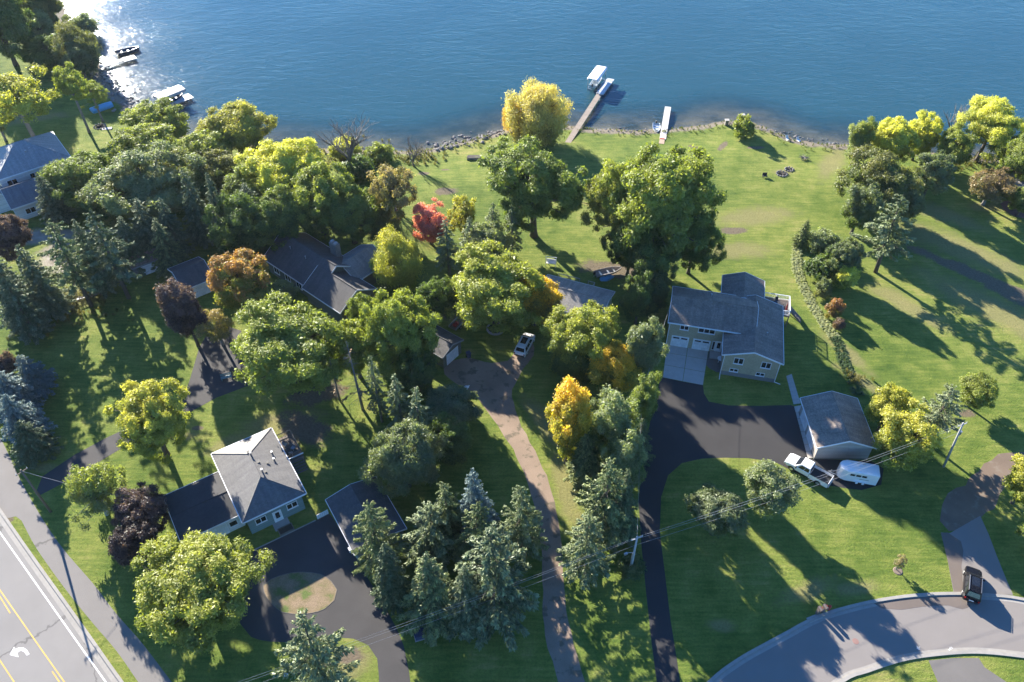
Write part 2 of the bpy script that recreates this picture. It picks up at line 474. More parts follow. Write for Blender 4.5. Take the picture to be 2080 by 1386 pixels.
dt = N(nt, 'ShaderNodeVectorMath', operation='DOT_PRODUCT'); nt.links.new(nb.outputs[0], dt.inputs[0]); nt.links.new(geo.outputs['Incoming'], dt.inputs[1])
cosv = math_n(nt, 'ABSOLUTE', dt.outputs['Value'])
fres = math_n(nt, 'ADD', 0.02, math_n(nt, 'MULTIPLY', 0.98, math_n(nt, 'POWER', math_n(nt, 'SUBTRACT', 1.0, cosv, clamp=True), 5.0)))   # same from above and below the surface
sm = N(nt, 'ShaderNodeMixShader'); nt.links.new(fres, sm.inputs[0]); nt.links.new(body.outputs[0], sm.inputs[1]); nt.links.new(gl.outputs[0], sm.inputs[2])
nt.links.new(sm.outputs[0], out.inputs['Surface'])
me.materials.append(wm)
lake = bpy.data.objects.new('lake', me); COL.objects.link(lake); struct(lake)

# ================================================================== ROADS, DRIVES, PATHS
def pave(name, pts, z, m, closed_smooth=True, step=1.2, jitter=0.0):
    p = smooth_line(pts, step, True) if closed_smooth else [Vector((q[0], q[1])) for q in pts]
    if jitter: p = [q + Vector((random.uniform(-jitter, jitter), random.uniform(-jitter, jitter))) for q in p]
    return struct(MB().sheet(p, z).build(name, m, up=True))
def asphalt(name, col, var=0.16, patch=None, crack=0.0, rough=0.85):
    m, nt, b = nodes(name)
    pos = N(nt, 'ShaderNodeNewGeometry').outputs['Position']
    n1 = noise(nt, 9.0, 6, 0.75, pos); n2 = noise(nt, 0.22, 4, 0.6, pos); n3 = noise(nt, 60, 2, 0.6, pos)
    f = math_n(nt, 'ADD', math_n(nt, 'MULTIPLY', n1, 0.45), math_n(nt, 'MULTIPLY', n2, 0.55))
    c = ramp(nt, f, [(0.32, tuple(x * (1 - var) for x in col)), (0.68, tuple(x * (1 + var) for x in col))])
    if patch:
        c = mix(nt, mrange(nt, noise(nt, 0.6, 4, 0.6, pos), 0.54, 0.64), c, patch)
    if crack:
        vo = N(nt, 'ShaderNodeTexVoronoi', feature='DISTANCE_TO_EDGE', inp={'Scale': crack, 'Randomness': 1.0})
        wv = N(nt, 'ShaderNodeVectorMath', operation='ADD'); nz = N(nt, 'ShaderNodeTexNoise', inp={'Scale': 0.8, 'Detail': 4}); nt.links.new(pos, nz.inputs['Vector'])
        sc = N(nt, 'ShaderNodeVectorMath', operation='SCALE', inp={'Scale': 2.2}); nt.links.new(nz.outputs['Color'], sc.inputs[0])
        nt.links.new(pos, wv.inputs[0]); nt.links.new(sc.outputs[0], wv.inputs[1]); nt.links.new(wv.outputs[0], vo.inputs['Vector'])
        c = mix(nt, math_n(nt, 'MULTIPLY', mrange(nt, vo.outputs['Distance'], 0.009, 0.003), 0.55), c, tuple(x * 0.3 for x in col))
    nt.links.new(c, b.inputs['Base Color'])
    b.inputs['Roughness'].default_value = rough
    b.inputs['Specular IOR Level'].default_value = 0.3
    nt.links.new(bump(nt, math_n(nt, 'ADD', n1, math_n(nt, 'MULTIPLY', n3, 0.5)), 0.25, 0.02), b.inputs['Normal'])
    return m
A_ROAD = asphalt('weathered_road_asphalt', (0.225, 0.212, 0.198), 0.10, crack=0.05)
A_PATH = asphalt('path_asphalt', (0.19, 0.176, 0.163), 0.12, crack=0.03)
A_DARK = asphalt('sealed_black_asphalt', (0.040, 0.038, 0.038), 0.22)
A_MID = asphalt('driveway_asphalt', (0.15, 0.138, 0.125), 0.15)
A_CUL = asphalt('cul_de_sac_asphalt', (0.215, 0.194, 0.176), 0.08)
A_GRAV = asphalt('gravel_drive', (0.25, 0.185, 0.135), 0.28, patch=(0.14, 0.115, 0.08), rough=0.95)
A_DIRT = asphalt('dirt_drive', (0.17, 0.125, 0.09), 0.25, patch=(0.20, 0.16, 0.12), rough=0.95)
LINE_W = mat('road_paint_white', (0.72, 0.72, 0.70), 0.7, 0.14, 8)
LINE_Y = mat('road_paint_yellow', (0.62, 0.36, 0.06), 0.7, 0.2, 8)
KERB = mat('kerb_concrete', (0.30, 0.28, 0.25), 0.9, 0.15, 2.0, bmp=0.1)

# road with a bicycle path and its grass verge
kerb_l = smooth_line([at(x, y).xy for x, y in [(-150, 830), (-60, 955), (0, 1041), (62, 1130), (122, 1214), (186, 1304), (244, 1386), (330, 1500), (430, 1640)]], 1.0)
far_l = [p + Vector((-11.5, -7.4)) for p in kerb_l]
struct(MB().sheet(kerb_l + far_l[::-1], 0.004).build('road', A_ROAD, up=True))
r = struct(ribbon(MB(), kerb_l, -0.05, 0.30, -0.05, 0.11).build('kerb', KERB))
def lane_line(name, pts, w, m, z=0.009):
    l = smooth_line([at(x, y).xy for x, y in pts], 1.5)
    return struct(ribbon(MB(), l, -w / 2, w / 2, z).build(name, m, up=True))
lane_line('edge_line', [(-90, 955), (0, 1082), (72, 1184), (144, 1286), (215, 1386), (300, 1506)], 0.16, LINE_W)
lane_line('centre_line', [(-90, 1070), (0, 1199), (44, 1262), (88, 1325), (131, 1386), (200, 1484)], 0.12, LINE_Y)
lane_line('centre_line', [(-2, 1203), (12, 1225), (25, 1246)], 0.12, LINE_Y, 0.013).location.x -= 0.24
lane_line('centre_line', [(110, 1364), (131, 1395), (170, 1450)], 0.12, LINE_Y, 0.013).location.x -= 0.22
lane_line('turn_lane_line', [(-60, 1253), (0, 1342), (29, 1386), (80, 1460)], 0.12, LINE_Y)
# the concrete gutter pan between the edge line and the kerb
struct(ribbon(MB(), kerb_l, -0.62, -0.051, 0.008).build('gutter', KERB, up=True))
# turn arrow
za = lambda x, y: at(x / 2.948, 916 + y / 2.948).xy
arrow = [za(58, 1222), (za(85, 1172)), za(92, 1188), za(112, 1178), za(140, 1178), za(162, 1192), za(177, 1218), za(160, 1226), za(146, 1206), za(128, 1197), za(112, 1202), za(104, 1213), za(112, 1236)]
struct(MB().sheet(arrow, 0.010).build('turn_arrow', LINE_W, up=True))
path_l = [(44, 1058), (71, 1109), (108, 1163), (146, 1214), (192, 1270), (237, 1323), (281, 1386), (340, 1470)]
path_r = [(349, 1386), (288, 1306), (237, 1248), (190, 1187), (129, 1116), (85, 1052), (44, 980), (14, 916), (-10, 870), (-60, 780), (-140, 660)]
pl = smooth_line([at(*q).xy for q in path_l], 1.0); pr = smooth_line([at(400, 1455).xy] + [at(*q).xy for q in path_r], 1.0)
apron = [at(-220, 700).xy, at(-140, 840).xy] + [p + Vector((0.3, .2)) for p in kerb_l if p.y > at(0, 1048).y] + [at(16, 1054).xy, at(30, 1050).xy]
apron = [at(-220, 700).xy, at(-150, 826).xy, at(-60, 950).xy, at(2, 1038).xy, at(16, 1053).xy, at(32, 1049).xy]
struct(MB().sheet(apron + pl + pr, 0.006).build('path', A_PATH, up=True))

# cul-de-sac
out_k = smooth_line([at(x, y).xy for x, y in [(1330, 1500), (1440, 1386), (1500, 1340), (1560, 1306), (1601, 1284), (1641, 1262), (1689, 1243), (1777, 1221), (1865, 1209), (1950, 1206), (2035, 1211), (2080, 1218), (2200, 1240)]], 0.8)
in_k = smooth_line([at(x, y).xy for x, y in [(1590, 1480), (1709, 1386), (1763, 1364), (1831, 1342), (1899, 1331), (1984, 1326), (2080, 1335), (2200, 1352)]], 0.8)
struct(MB().sheet(out_k + in_k[::-1], 0.004).build('road', A_CUL, up=True))
struct(ribbon(MB(), out_k, -0.22, 0.16, -0.05, 0.12).build('kerb', KERB))
struct(ribbon(MB(), out_k, -0.66, -0.221, 0.009).build('gutter', KERB, up=True))
struct(ribbon(MB(), in_k, -0.16, 0.24, -0.05, 0.12).build('kerb', KERB))
struct(ribbon(MB(), in_k, 0.241, 0.60, 0.009).build('gutter', KERB, up=True))
pave('driveway', [at(x, y).xy for x, y in [(1886, 1342), (1935, 1337), (1988, 1337), (2000, 1356), (2045, 1386), (2110, 1440), (1930, 1440), (1905, 1386)]], 0.012, A_MID, False)
# stains and spray marks on the cul-de-sac
stain = asphalt('stained_asphalt', (0.145, 0.118, 0.10), 0.12)
pave('damp_stain', [at(x, y).xy for x, y in [(1775, 1226), (1865, 1214), (1960, 1212), (1972, 1232), (1955, 1238), (1925, 1230), (1870, 1233), (1830, 1239), (1790, 1236)]], 0.0125, stain)
mk = MB()
for (cx, cy) in ((1866, 1318), (1932, 1320)):
    for k in range(5):
        p = at(cx + random.uniform(-4, 4), cy + random.uniform(-3, 3)).xy; a = random.uniform(0, 3)
        q = p + Vector((math.cos(a), math.sin(a))) * 0.22
        ribbon(mk, [p, q], -0.03, 0.03, 0.011)
struct(mk.build('spray_mark', LINE_W, up=True))

# drive of the detached garage's neighbour and the patched apron
pave('dirt_drive', [at(x, y).xy for x, y in [(2062, 918), (2085, 915), (2080, 960), (2045, 990), (2022, 1020), (1995, 1052), (1960, 1066), (1926, 1080), (1908, 1058), (1912, 1030), (1930, 1004), (1958, 985), (1990, 955), (2030, 925)]], 0.004, A_DIRT, jitter=0.3)
pave('driveway', [at(x, y).xy for x, y in [(1911, 1082), (1930, 1083), (1991, 1048), (2008, 1085), (2025, 1130), (2042, 1172), (2058, 1209), (2000, 1206), (1937, 1204), (1925, 1140)]], 0.008, A_CUL, False)
pave('asphalt_patch', [at(x, y).xy for x, y in [(1911, 1083), (1925, 1082), (1952, 1100), (1957, 1120), (1953, 1150), (1955, 1180), (1960, 1204), (1938, 1204), (1925, 1140)]], 0.012, stain, False)

# black drive of the brick house
pave('driveway', [at(x, y).xy for x, y in [(1340, 1420), (1332, 1370), (1324, 1310), (1312, 1200), (1303, 1110), (1297, 1020), (1305, 930), (1322, 850), (1340, 775), (1346, 767), (1384, 775), (1428, 782.5), (1430, 800), (1440, 816),
      (1480, 824), (1540, 825), (1606, 823), (1614, 826), (1628, 880), (1641, 931), (1700, 934), (1770, 937), (1795, 952), (1790, 985), (1750, 996), (1718, 992), (1672, 985), (1620, 962), (1572, 938),
      (1520, 931), (1470, 930), (1425, 932), (1385, 941), (1357, 966), (1343, 1010), (1340, 1080), (1350, 1160), (1362, 1260), (1375, 1340), (1386, 1420)]], 0.006, A_DARK, False)
# concrete slabs of the garage pad, one by one
pad = [at(1356, 692), at(1346, 767), at(1428, 783), at(1440, 706)]
pad_root = bpy.data.objects.new('garage_pad', None); COL.objects.link(pad_root); struct(pad_root)
cl = mat('pad_concrete', (0.42, 0.385, 0.34), 0.9, 0.10, 1.2, bmp=0.1)
for i in range(3):
    for j in range(2):
        q = []
        for (u, v) in ((i / 3 + .004, j / 2 + .005), ((i + 1) / 3 - .004, j / 2 + .005), ((i + 1) / 3 - .004, (j + 1) / 2 - .005), (i / 3 + .004, (j + 1) / 2 - .005)):
            q.append((pad[0].lerp(pad[1], u)).lerp(pad[3].lerp(pad[2], u), v).xy)
        MB().prism(q, -0.05, 0.030 + 0.002 * ((i + j) % 2)).build('slab', cl, pad_root)
walk_root = bpy.data.objects.new('walkway', None); COL.objects.link(walk_root); struct(walk_root)
def slabs(A, B, C_, D_, n):
    """strip A-B to D-C cut into n slabs"""
    for i in range(n):
        u0, u1 = i / n + 0.003, (i + 1) / n - 0.003
        q = [A.lerp(B, u0).xy, A.lerp(B, u1).xy, D_.lerp(C_, u1).xy, D_.lerp(C_, u0).xy]
        MB().prism(q, -0.05, 0.032 + 0.002 * (i % 2)).build('slab', cl, walk_root)
slabs(at(1597, 764), at(1612, 822), at(1626, 820), at(1608, 760), 7)
slabs(at(1613, 826), at(1641, 932), at(1656, 930), at(1628, 823), 8)
patio = mat('patio_pavers', (0.13, 0.115, 0.105), 0.9, 0.2, 3.0)
pave('patio', [at(x, y).xy for x, y in [(1441, 707), (1470, 712), (1469, 758), (1455, 756), (1440, 748), (1434, 741)]], 0.010, patio, False)

# gravel lane in the middle
pave('gravel_lane', [at(x, y).xy for x, y in [(1150, 1430), (1135, 1386), (1108, 1290), (1101, 1180), (1096, 1080), (1076, 990), (1042, 914), (1002, 852), (962, 802), (915, 772), (900, 750), (915, 735), (955, 727), (1000, 738), (1030, 733),
      (1047, 715), (1060, 690), (1082, 694), (1083, 722), (1062, 752), (1046, 780), (1040, 806), (1053, 850), (1077, 900), (1103, 950), (1126, 1020), (1140, 1090), (1144, 1170), (1152, 1240), (1166, 1310), (1190, 1386), (1200, 1430)]], 0.004, A_GRAV, jitter=0.12)
# drive and turning loop of the grey hip-roofed house
loop = [(496, 1127), (560, 1096), (642, 1057), (668, 1043), (700, 1092), (735, 1155), (768, 1208), (797, 1260), (820, 1312), (834, 1386), (838, 1430), (772, 1430), (770, 1380), (766, 1338), (748, 1311), (718, 1298), (680, 1294), (640, 1296),
        (600, 1304), (550, 1304), (510, 1294), (488, 1268), (482, 1215), (486, 1160)]
pave('driveway', [at(x, y).xy for x, y in loop], 0.004, asphalt('loop_drive_asphalt', (0.056, 0.053, 0.053), 0.25), jitter=0.03)
isl_px = [(250, 1060), (330, 1000), (480, 950), (620, 935), (790, 955), (890, 1020), (945, 1100), (920, 1200), (830, 1280), (700, 1320), (540, 1330), (430, 1310), (320, 1220), (260, 1120)]
isl = smooth_line([at(480 + x / 4.62, 960 + y / 4.62).xy for x, y in isl_px], 0.8, True)
tw, nt, b = nodes('dry_island_turf')
pos = N(nt, 'ShaderNodeNewGeometry').outputs['Position']
t1 = noise(nt, 0.5, 4, 0.6, pos); t2 = noise(nt, 6, 4, 0.75, pos)
nt.links.new(mix(nt, 1.0, ramp(nt, t1, [(0.40, (0.26, 0.19, 0.12)), (0.54, (0.20, 0.155, 0.08)), (0.62, (0.10, 0.14, 0.03))]), ramp(nt, t2, [(0.3, (0.65, 0.65, 0.65)), (0.7, (1.25, 1.25, 1.25))]), 'MULTIPLY'), b.inputs['Base Color'])
b.inputs['Roughness'].default_value = 0.95
nt.links.new(bump(nt, t2, 0.8, 0.1), b.inputs['Normal'])
struct(MB().sheet(isl, 0.010).build('island_turf', tw, up=True))
struct(ribbon(MB(), isl + [isl[0]], -0.03, 0.03, -0.02, 0.03).build('island_edging', A_MID))
# shaded drive in the upper west
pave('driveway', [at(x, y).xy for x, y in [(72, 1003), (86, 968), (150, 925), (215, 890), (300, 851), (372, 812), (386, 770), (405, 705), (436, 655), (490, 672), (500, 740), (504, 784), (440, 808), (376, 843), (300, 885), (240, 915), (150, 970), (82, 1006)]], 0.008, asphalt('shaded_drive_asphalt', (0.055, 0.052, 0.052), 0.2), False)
# strip of edging stones between lawn and drive of the hip-roofed house
l1 = [at(497, 1128).xy, at(642, 1058).xy]
struct(ribbon(MB(), l1, 0.0, 0.14, -0.02, 0.07).build('edging', KERB))
l1 = [at(488, 1113).xy, at(497, 1128).xy]
struct(ribbon(MB(), l1, 0.0, 0.14, -0.02, 0.07).build('edging', KERB))

# ================================================================== BUILDINGS
ROOF_G = mat('weathered_grey_shingle', (0.21, 0.165, 0.135), 0.75, 0.42, 5.0, kind='shingle')
ROOF_B = mat('brown_grey_shingle', (0.25, 0.20, 0.16), 0.75, 0.42, 5.0, kind='shingle')
ROOF_D = mat('charcoal_shingle', (0.075, 0.07, 0.068), 0.65, 0.3, 5.0, kind='shingle')
ROOF_L = mat('pale_grey_shingle', (0.30, 0.285, 0.265), 0.9, 0.14, 5.0, kind='shingle')
ROOF_S = mat('slate_grey_shingle', (0.135, 0.131, 0.128), 0.65, 0.16, 5.0, kind='shingle')
ROOF_F = mat('tar_felt', (0.040, 0.040, 0.042), 0.85, 0.3, 3.0)
BRICK = mat('yellow_brick', (0.44, 0.375, 0.25), 0.9, 0.14, 6.0, kind='brick')
FOUND = mat('foundation_block', (0.20, 0.195, 0.19), 0.95, 0.15, 4.0)
SIDE_W = mat('white_siding', (0.66, 0.66, 0.65), 0.6, 0.06, 2.0, kind='siding')
SIDE_B = mat('beige_siding', (0.40, 0.37, 0.33), 0.7, 0.08, 2.0, kind='siding')
SIDE_T = mat('sea_green_siding', (0.19, 0.27, 0.27), 0.7, 0.08, 2.0, kind='siding')
SIDE_D = mat('dark_green_siding', (0.13, 0.14, 0.11), 0.8, 0.12, 2.0, kind='siding')
SIDE_G = mat('grey_board_siding', (0.20, 0.20, 0.20), 0.85, 0.2, 3.0, kind='siding')
DECKW = mat('deck_boards', (0.16, 0.13, 0.105), 0.85, 0.3, 5.0, kind='plank')
DOORM = mat('white_panel_door', (0.72, 0.74, 0.76), 0.45, 0.05, 2.0, kind='panel')
BR_CH = mat('chimney_stone', (0.25, 0.23, 0.20), 0.9, 0.25, 4.0, kind='brick')

def frame_of(P1, P2, P3):
    """origin, turn and size of a rectangle from its front-left, front-right and back-left eave corners"""
    u = (P2 - P1).xy; a = math.atan2(u.y, u.x)
    v = Vector((-math.sin(a), math.cos(a)))
    return Vector((P1.x, P1.y, 0)), a, u.length, abs((P3 - P1).xy.dot(v))
def gable_block(par, x0, x1, y0, y1, ze, rise, ridge, wall, roof, over=0.45, z0=-0.05, trim=None, thick=0.14, ends=None):
    """eaves rectangle x0..x1, y0..y1; ridge 'x' or 'y'"""
    trim = trim or WHITE()
    if ridge == 'y':
        M = Matrix(((0, 1, 0, 0), (1, 0, 0, 0), (0, 0, 1, 0), (0, 0, 0, 1)))
        a0, a1, b0, b1 = y0, y1, x0, x1
    else:
        M = Matrix.Identity(4); a0, a1, b0, b1 = x0, x1, y0, y1
    bm_ = (b0 + b1) / 2; k = rise / ((b1 - b0) / 2)
    o = over
    zt = ze + k * o            # wall top at the inset line
    zr = ze + rise - 0.02
    prof = [(b0 + o, z0), (b1 - o, z0), (b1 - o, zt - 0.03), (bm_, zr - 0.03), (b0 + o, zt - 0.03)]
    vs = [M @ Vector((a0 + o * 0.7, p, z)) for p, z in prof] + [M @ Vector((a1 - o * 0.7, p, z)) for p, z in prof]
    w = MB().add(vs, [(0, 1, 2, 3, 4), (5, 9, 8, 7, 6)] + [(i, (i + 1) % 5, (i + 1) % 5 + 5, i + 5) for i in range(5)]).build('wall', wall, par)
    r = MB()
    for (bb) in (b0, b1):
        q = [(a0, bb, ze), (a1, bb, ze), (a1, bm_, ze + rise), (a0, bm_, ze + rise)]
        r.add([M @ Vector(p) for p in q] + [M @ (Vector(p) + Vector((0, 0, thick))) for p in q], [(0, 1, 2, 3), (4, 5, 6, 7), (0, 1, 5, 4), (1, 2, 6, 5), (2, 3, 7, 6), (3, 0, 4, 7)])
    ro = r.build('roof', roof, par)
    MB().tube([M @ Vector((a0 + 0.02, bm_, ze + rise + thick)), M @ Vector((a1 - 0.02, bm_, ze + rise + thick))], 0.07, 6).build('ridge_cap', roof, ro)
    f = MB()
    for bb, s in ((b0, -1), (b1, 1)):
        f.beam(M @ Vector((a0 - 0.03, bb + s * 0.035, ze + 0.03)), M @ Vector((a1 + 0.03, bb + s * 0.035, ze + 0.03)), 0.06, 0.22)
    for aa, s in ((a0, -1), (a1, 1)):
        for bb in (b0, b1):
            f.beam(M @ Vector((aa + s * 0.032, bb, ze + 0.045)), M @ Vector((aa + s * 0.032, bm_, ze + rise + 0.045)), 0.055, 0.22)
    f.build('fascia', trim, par)
    return w, ro
def hip_block(par, x0, x1, y0, y1, ze, rise, wall, roof, over=0.5, z0=-0.05, trim=None, thick=0.12):
    trim = trim or WHITE()
    o = over
    w = MB().box(x0 + o, x1 - o, y0 + o, y1 - o, z0, ze + 0.05).build('wall', wall, par)
    W, L = x1 - x0, y1 - y0
    if L >= W: ra, rb = (x0 + W / 2, y0 + W / 2), (x0 + W / 2, y1 - W / 2)
    else: ra, rb = (x0 + L / 2, y0 + L / 2), (x1 - L / 2, y0 + L / 2)
    z = ze + thick
    v = [(x0, y0, z), (x1, y0, z), (x1, y1, z), (x0, y1, z), (ra[0], ra[1], z + rise), (rb[0], rb[1], z + rise), (x0, y0, ze), (x1, y0, ze), (x1, y1, ze), (x0, y1, ze)]
    if L >= W: fs = [(0, 1, 4), (1, 2, 5, 4), (2, 3, 5), (3, 0, 4, 5)]
    else: fs = [(0, 1, 5, 4), (1, 2, 5), (2, 3, 4, 5), (3, 0, 4)]
    fs += [(6, 7, 1, 0), (7, 8, 2, 1), (8, 9, 3, 2), (9, 6, 0, 3), (9, 8, 7, 6)]
    if abs(L - W) < 0.05:
        v[5] = v[4]
    ro = MB().add(v, fs).build('roof', roof, par)
    caps = MB()
    for c, rr in ((0, 4), (1, 4 if L >= W else 5), (2, 5), (3, 5 if L >= W else 4)):
        caps.tube([v[c], v[rr]], 0.06, 5)
    caps.tube([v[4], v[5]], 0.07, 5)
    caps.build('ridge_cap', roof, ro)
    f = MB()
    c = [(x0, y0), (x1, y0), (x1, y1), (x0, y1)]
    for i in range(4):
        a, b = Vector((*c[i], ze + 0.04)), Vector((*c[(i + 1) % 4], ze + 0.04))
        n = Vector(((b - a).y, -(b - a).x, 0)).normalized() * 0.05
        f.beam(a + n, b + n, 0.09, 0.20)
    f.build('fascia', trim, par)
    return w, ro
def face(par, ox, oy, side):
    """matrix of a wall plane: local x along the wall, y outward, z up"""
    d = {'S': ((1, 0), (0, -1)), 'N': ((-1, 0), (0, 1)), 'E': ((0, 1), (1, 0)), 'W': ((0, -1), (-1, 0))}[side]
    (ux, uy), (nx_, ny_) = d
    return Matrix(((ux, nx_, 0, ox), (uy, ny_, 0, oy), (0, 0, 1, 0), (0, 0, 0, 1)))
def window(par, M, x, z, w, h, n=1, trim=None, sill=True):
    f = MB(); t = 0.09
    f.box(x - t, x + w + t, -0.02, 0.05, z - t, z, M); f.box(x - t, x + w + t, -0.02, 0.05, z + h, z + h + t, M)
    f.box(x - t, x, -0.02, 0.05, z, z + h, M); f.box(x + w, x + w + t, -0.02, 0.05, z, z + h, M)
    for i in range(1, n):
        f.box(x + w * i / n - t / 2, x + w * i / n + t / 2, -0.02, 0.048, z, z + h, M)
    o = f.build('window', trim or WHITE(), par)
    if sill: MB().box(x - t - .03, x + w + t + .03, -0.02, 0.12, z - t - 0.05, z - t - 0.002, M).build('sill', trim or WHITE(), o)
    for i in range(n):
        MB().box(x + w * i / n + (t / 2 if i else 0), x + w * (i + 1) / n - (t / 2 if i < n - 1 else 0), -0.01, 0.015, z, z + h, M).build('pane', GLASS(), o)
    return o
def garage_door(par, M, x, w, h, lights=2, m=None):
    g = MB().box(x - 0.1, x + w + 0.1, -0.02, 0.03, 0, h + 0.1, M).build('garage_door', WHITE(), par)
    n = 4
    for i in range(n):
        MB().box(x, x + w, 0.0, 0.055, 0.02 + h * i / n + 0.01, 0.02 + h * (i + 1) / n - 0.012, M).build('panel', m or DOORM, g)
    for i in range(lights):
        a = x + w * (i + 0.12) / lights; b = x + w * (i + 0.88) / lights
        MB().box(a, b, 0.03, 0.07, h * 0.80, h * 0.93, M).build('pane', GLASS(), g)
    return g
def door(par, M, x, w=0.95, h=2.05, z=0.0, m=None, glass=True):
    d = MB().box(x - .1, x + w + .1, -0.02, 0.03, z, z + h + .1, M).build('door', WHITE(), par)
    MB().box(x, x + w, 0, 0.06, z + .02, z + h, M).build('leaf', m or DOORM, d)
    if glass: MB().box(x + w * .22, x + w * .78, 0.02, 0.075, z + h * .35, z + h * .92, M).build('pane', GLASS(), d)
    MB().ball(M @ Vector((x + w * .9, 0.1, z + 1.0)), 0.05, 6, 4).build('handle', STEEL(), d)
    return d
def railing(par, pts, h=0.95, closed=False, m=None, step=1.4):
    m = m or WHITE(); f = MB()
    pts = [Vector(p) for p in pts]
    for a, b in zip(pts[:-1], pts[1:]):
        f.beam(a + Vector((0, 0, h)), b + Vector((0, 0, h)), 0.09, 0.07)
        f.beam(a + Vector((0, 0, 0.15)), b + Vector((0, 0, 0.15)), 0.06)
        n = max(1, int((b - a).length / step))
        for i in range(n + 1):
            p = a.lerp(b, i / n); f.beam(p, p + Vector((0, 0, h + 0.04)), 0.1)
        nb = int((b - a).length / 0.16)
        for i in range(1, nb):
            p = a.lerp(b, i / nb); f.beam(p + Vector((0, 0, 0.15)), p + Vector((0, 0, h)), 0.03)
    return f.build('railing', m, par)
def deck(par, x0, x1, y0, y1, z, m=None, along='x'):
    """boards one by one on posts and joists"""
    m = m or DECKW
    n = int((y1 - y0 if along == 'x' else x1 - x0) / 0.30)
    d = MB()
    for (px_, py_) in ((x0 + .1, y0 + .1), (x1 - .1, y0 + .1), (x0 + .1, y1 - .1), (x1 - .1, y1 - .1)):
        d.box(px_ - .07, px_ + .07, py_ - .07, py_ + .07, -0.05, z - 0.05)
    d.box(x0, x1, y0, y1, z - 0.22, z - 0.042)
    root = d.build('deck', WOOD(), par)
    for i in range(n):
        if along == 'x':
            a = y0 + (y1 - y0) * i / n; b = y0 + (y1 - y0) * (i + 1) / n
            MB().box(x0, x1, a + .008, b - .008, z - 0.04, z + 0.003 * (i % 2)).build('plank', m, root)
        else:
            a = x0 + (x1 - x0) * i / n; b = x0 + (x1 - x0) * (i + 1) / n
            MB().box(a + .008, b - .008, y0, y1, z - 0.04, z + 0.003 * (i % 2)).build('plank', m, root)
    return root
def vent_pipe(par, x, y, z, h=0.5, r=0.07, m=None):
    b = MB().tube([(x, y, z - .3), (x, y, z + h)], r, 8)
    b.tube([(x, y, z + h), (x, y, z + h + 0.05)], r * 1.7, 8)
    return b.build('vent_pipe', m or STEEL(), par)

# ------------------------------------------------------------------ yellow brick house with two garage doors
zA, zB = 5.0, 4.2
O, ang, LA, DA = frame_of(at(1357, 656, zA), at(1527, 682, zA), at(1367, 583, zA))
h = thing('brick_house', 'yellow brick house with dark roof, white garage doors and concrete pad', 'house', O, ang)
gable_block(h, 0, 13.0, 0, DA, zA, 1.75, 'x', BRICK, ROOF_G)
gable_block(h, 8.4, 17.2, -4.35, 8.6, zB, 1.45, 'y', BRICK, ROOF_G)
gable_block(h, 7.7, 14.4, 7.9, 14.2, zB - 0.02, 1.25, 'y', BRICK, ROOF_G)
FS = face(h, 0, 0.45, 'S')
garage_door(h, FS, 1.05, 2.45, 2.1); garage_door(h, FS, 4.35, 2.45, 2.1)
window(h, FS, 2.0, 3.75, 1.15, 0.75, 2); window(h, FS, 4.75, 3.75, 2.35, 0.75, 3)
d_ = door(h, FS, 7.75, 0.85, 2.05, 0.25); window(h, FS, 7.25, 0.5, 0.3, 1.7, 1, sill=False)
MB().box(7.1, 8.85, -1.1, 0.44, -0.05, 0.22).build('stoop', CONC(), h)
FB = face(h, 0, -3.9 - 0.135, 'S')
FB = face(h, 0, -4.35 + 0.45 * 0.7, 'S')
window(h, FB, 10.35, 2.75, 1.25, 1.05, 2); window(h, FB, 14.3, 2.75, 1.25, 1.05, 2)
window(h, FB, 10.1, 1.0, 1.1, 0.5, 2); window(h, FB, 13.95, 1.0, 1.1, 0.5, 2)
MB().box(8.80, 16.8, -4.35 + 0.265, 8.2, -0.05, 0.75).build('foundation', FOUND, h)
for x_ in (8.82, 16.78):
    ds = MB(); ds.beam((x_, -4.12, 4.1), (x_, -4.12, 0.2), 0.09); ds.beam((x_, -4.12, 0.2), (x_ + (0.9 if x_ > 12 else -0.05), -5.3 if x_ < 12 else -4.3, 0.08), 0.09); ds.build('downspout', WHITE(), h)
ds = MB(); ds.beam((0.32, 0.38, 4.9), (0.32, 0.38, 0.2), 0.09); ds.beam((0.3, 0.38, 0.2), (-1.0, 0.6, 0.1), 0.09)
ds.build('downspout', WHITE(), h)
for (x_, y_, z_) in ((6.0, 6.4, 6.0), (12.4, 4.2, 5.5), (14.6, 0.5, 5.1)): vent_pipe(h, x_, y_, z_)
deck(h, 14.45, 18.7, 8.65, 12.6, 2.4)
railing(h, [(14.6, 12.5, 2.4), (18.6, 12.5, 2.4), (18.6, 8.75, 2.4), (17.3, 8.75, 2.4)])
st = MB()
for i in range(8): st.box(18.75 + i * 0.28, 19.05 + i * 0.28, 10.4, 11.6, 2.15 - i * 0.29, 2.2 - i * 0.29)
st.beam((18.7, 10.38, 2.2), (21.0, 10.38, -0.05), 0.06, 0.25); st.beam((18.7, 11.62, 2.2), (21.0, 11.62, -0.05), 0.06, 0.25)
st.build('stair', WOOD(), h)
def local(par_loc, a, x, y, z=0.0):
    return Vector((par_loc.x + x * math.cos(a) - y * math.sin(a), par_loc.y + x * math.sin(a) + y * math.cos(a), z))
def round_table(label, loc, r=0.55, m=None, hgt=0.72):
    t = thing('round_table', label, 'table', loc)
    m = m or WHITE()
    MB().tube([(0, 0, hgt - .04), (0, 0, hgt)], [r, r], 16).build('top', m, t)
    for i in range(4):
        a = i * 1.5708 + .4
        MB().beam((math.cos(a) * r * .75, math.sin(a) * r * .75, 0), (math.cos(a) * r * .55, math.sin(a) * r * .55, hgt - .04), 0.05).build('leg', m, t)
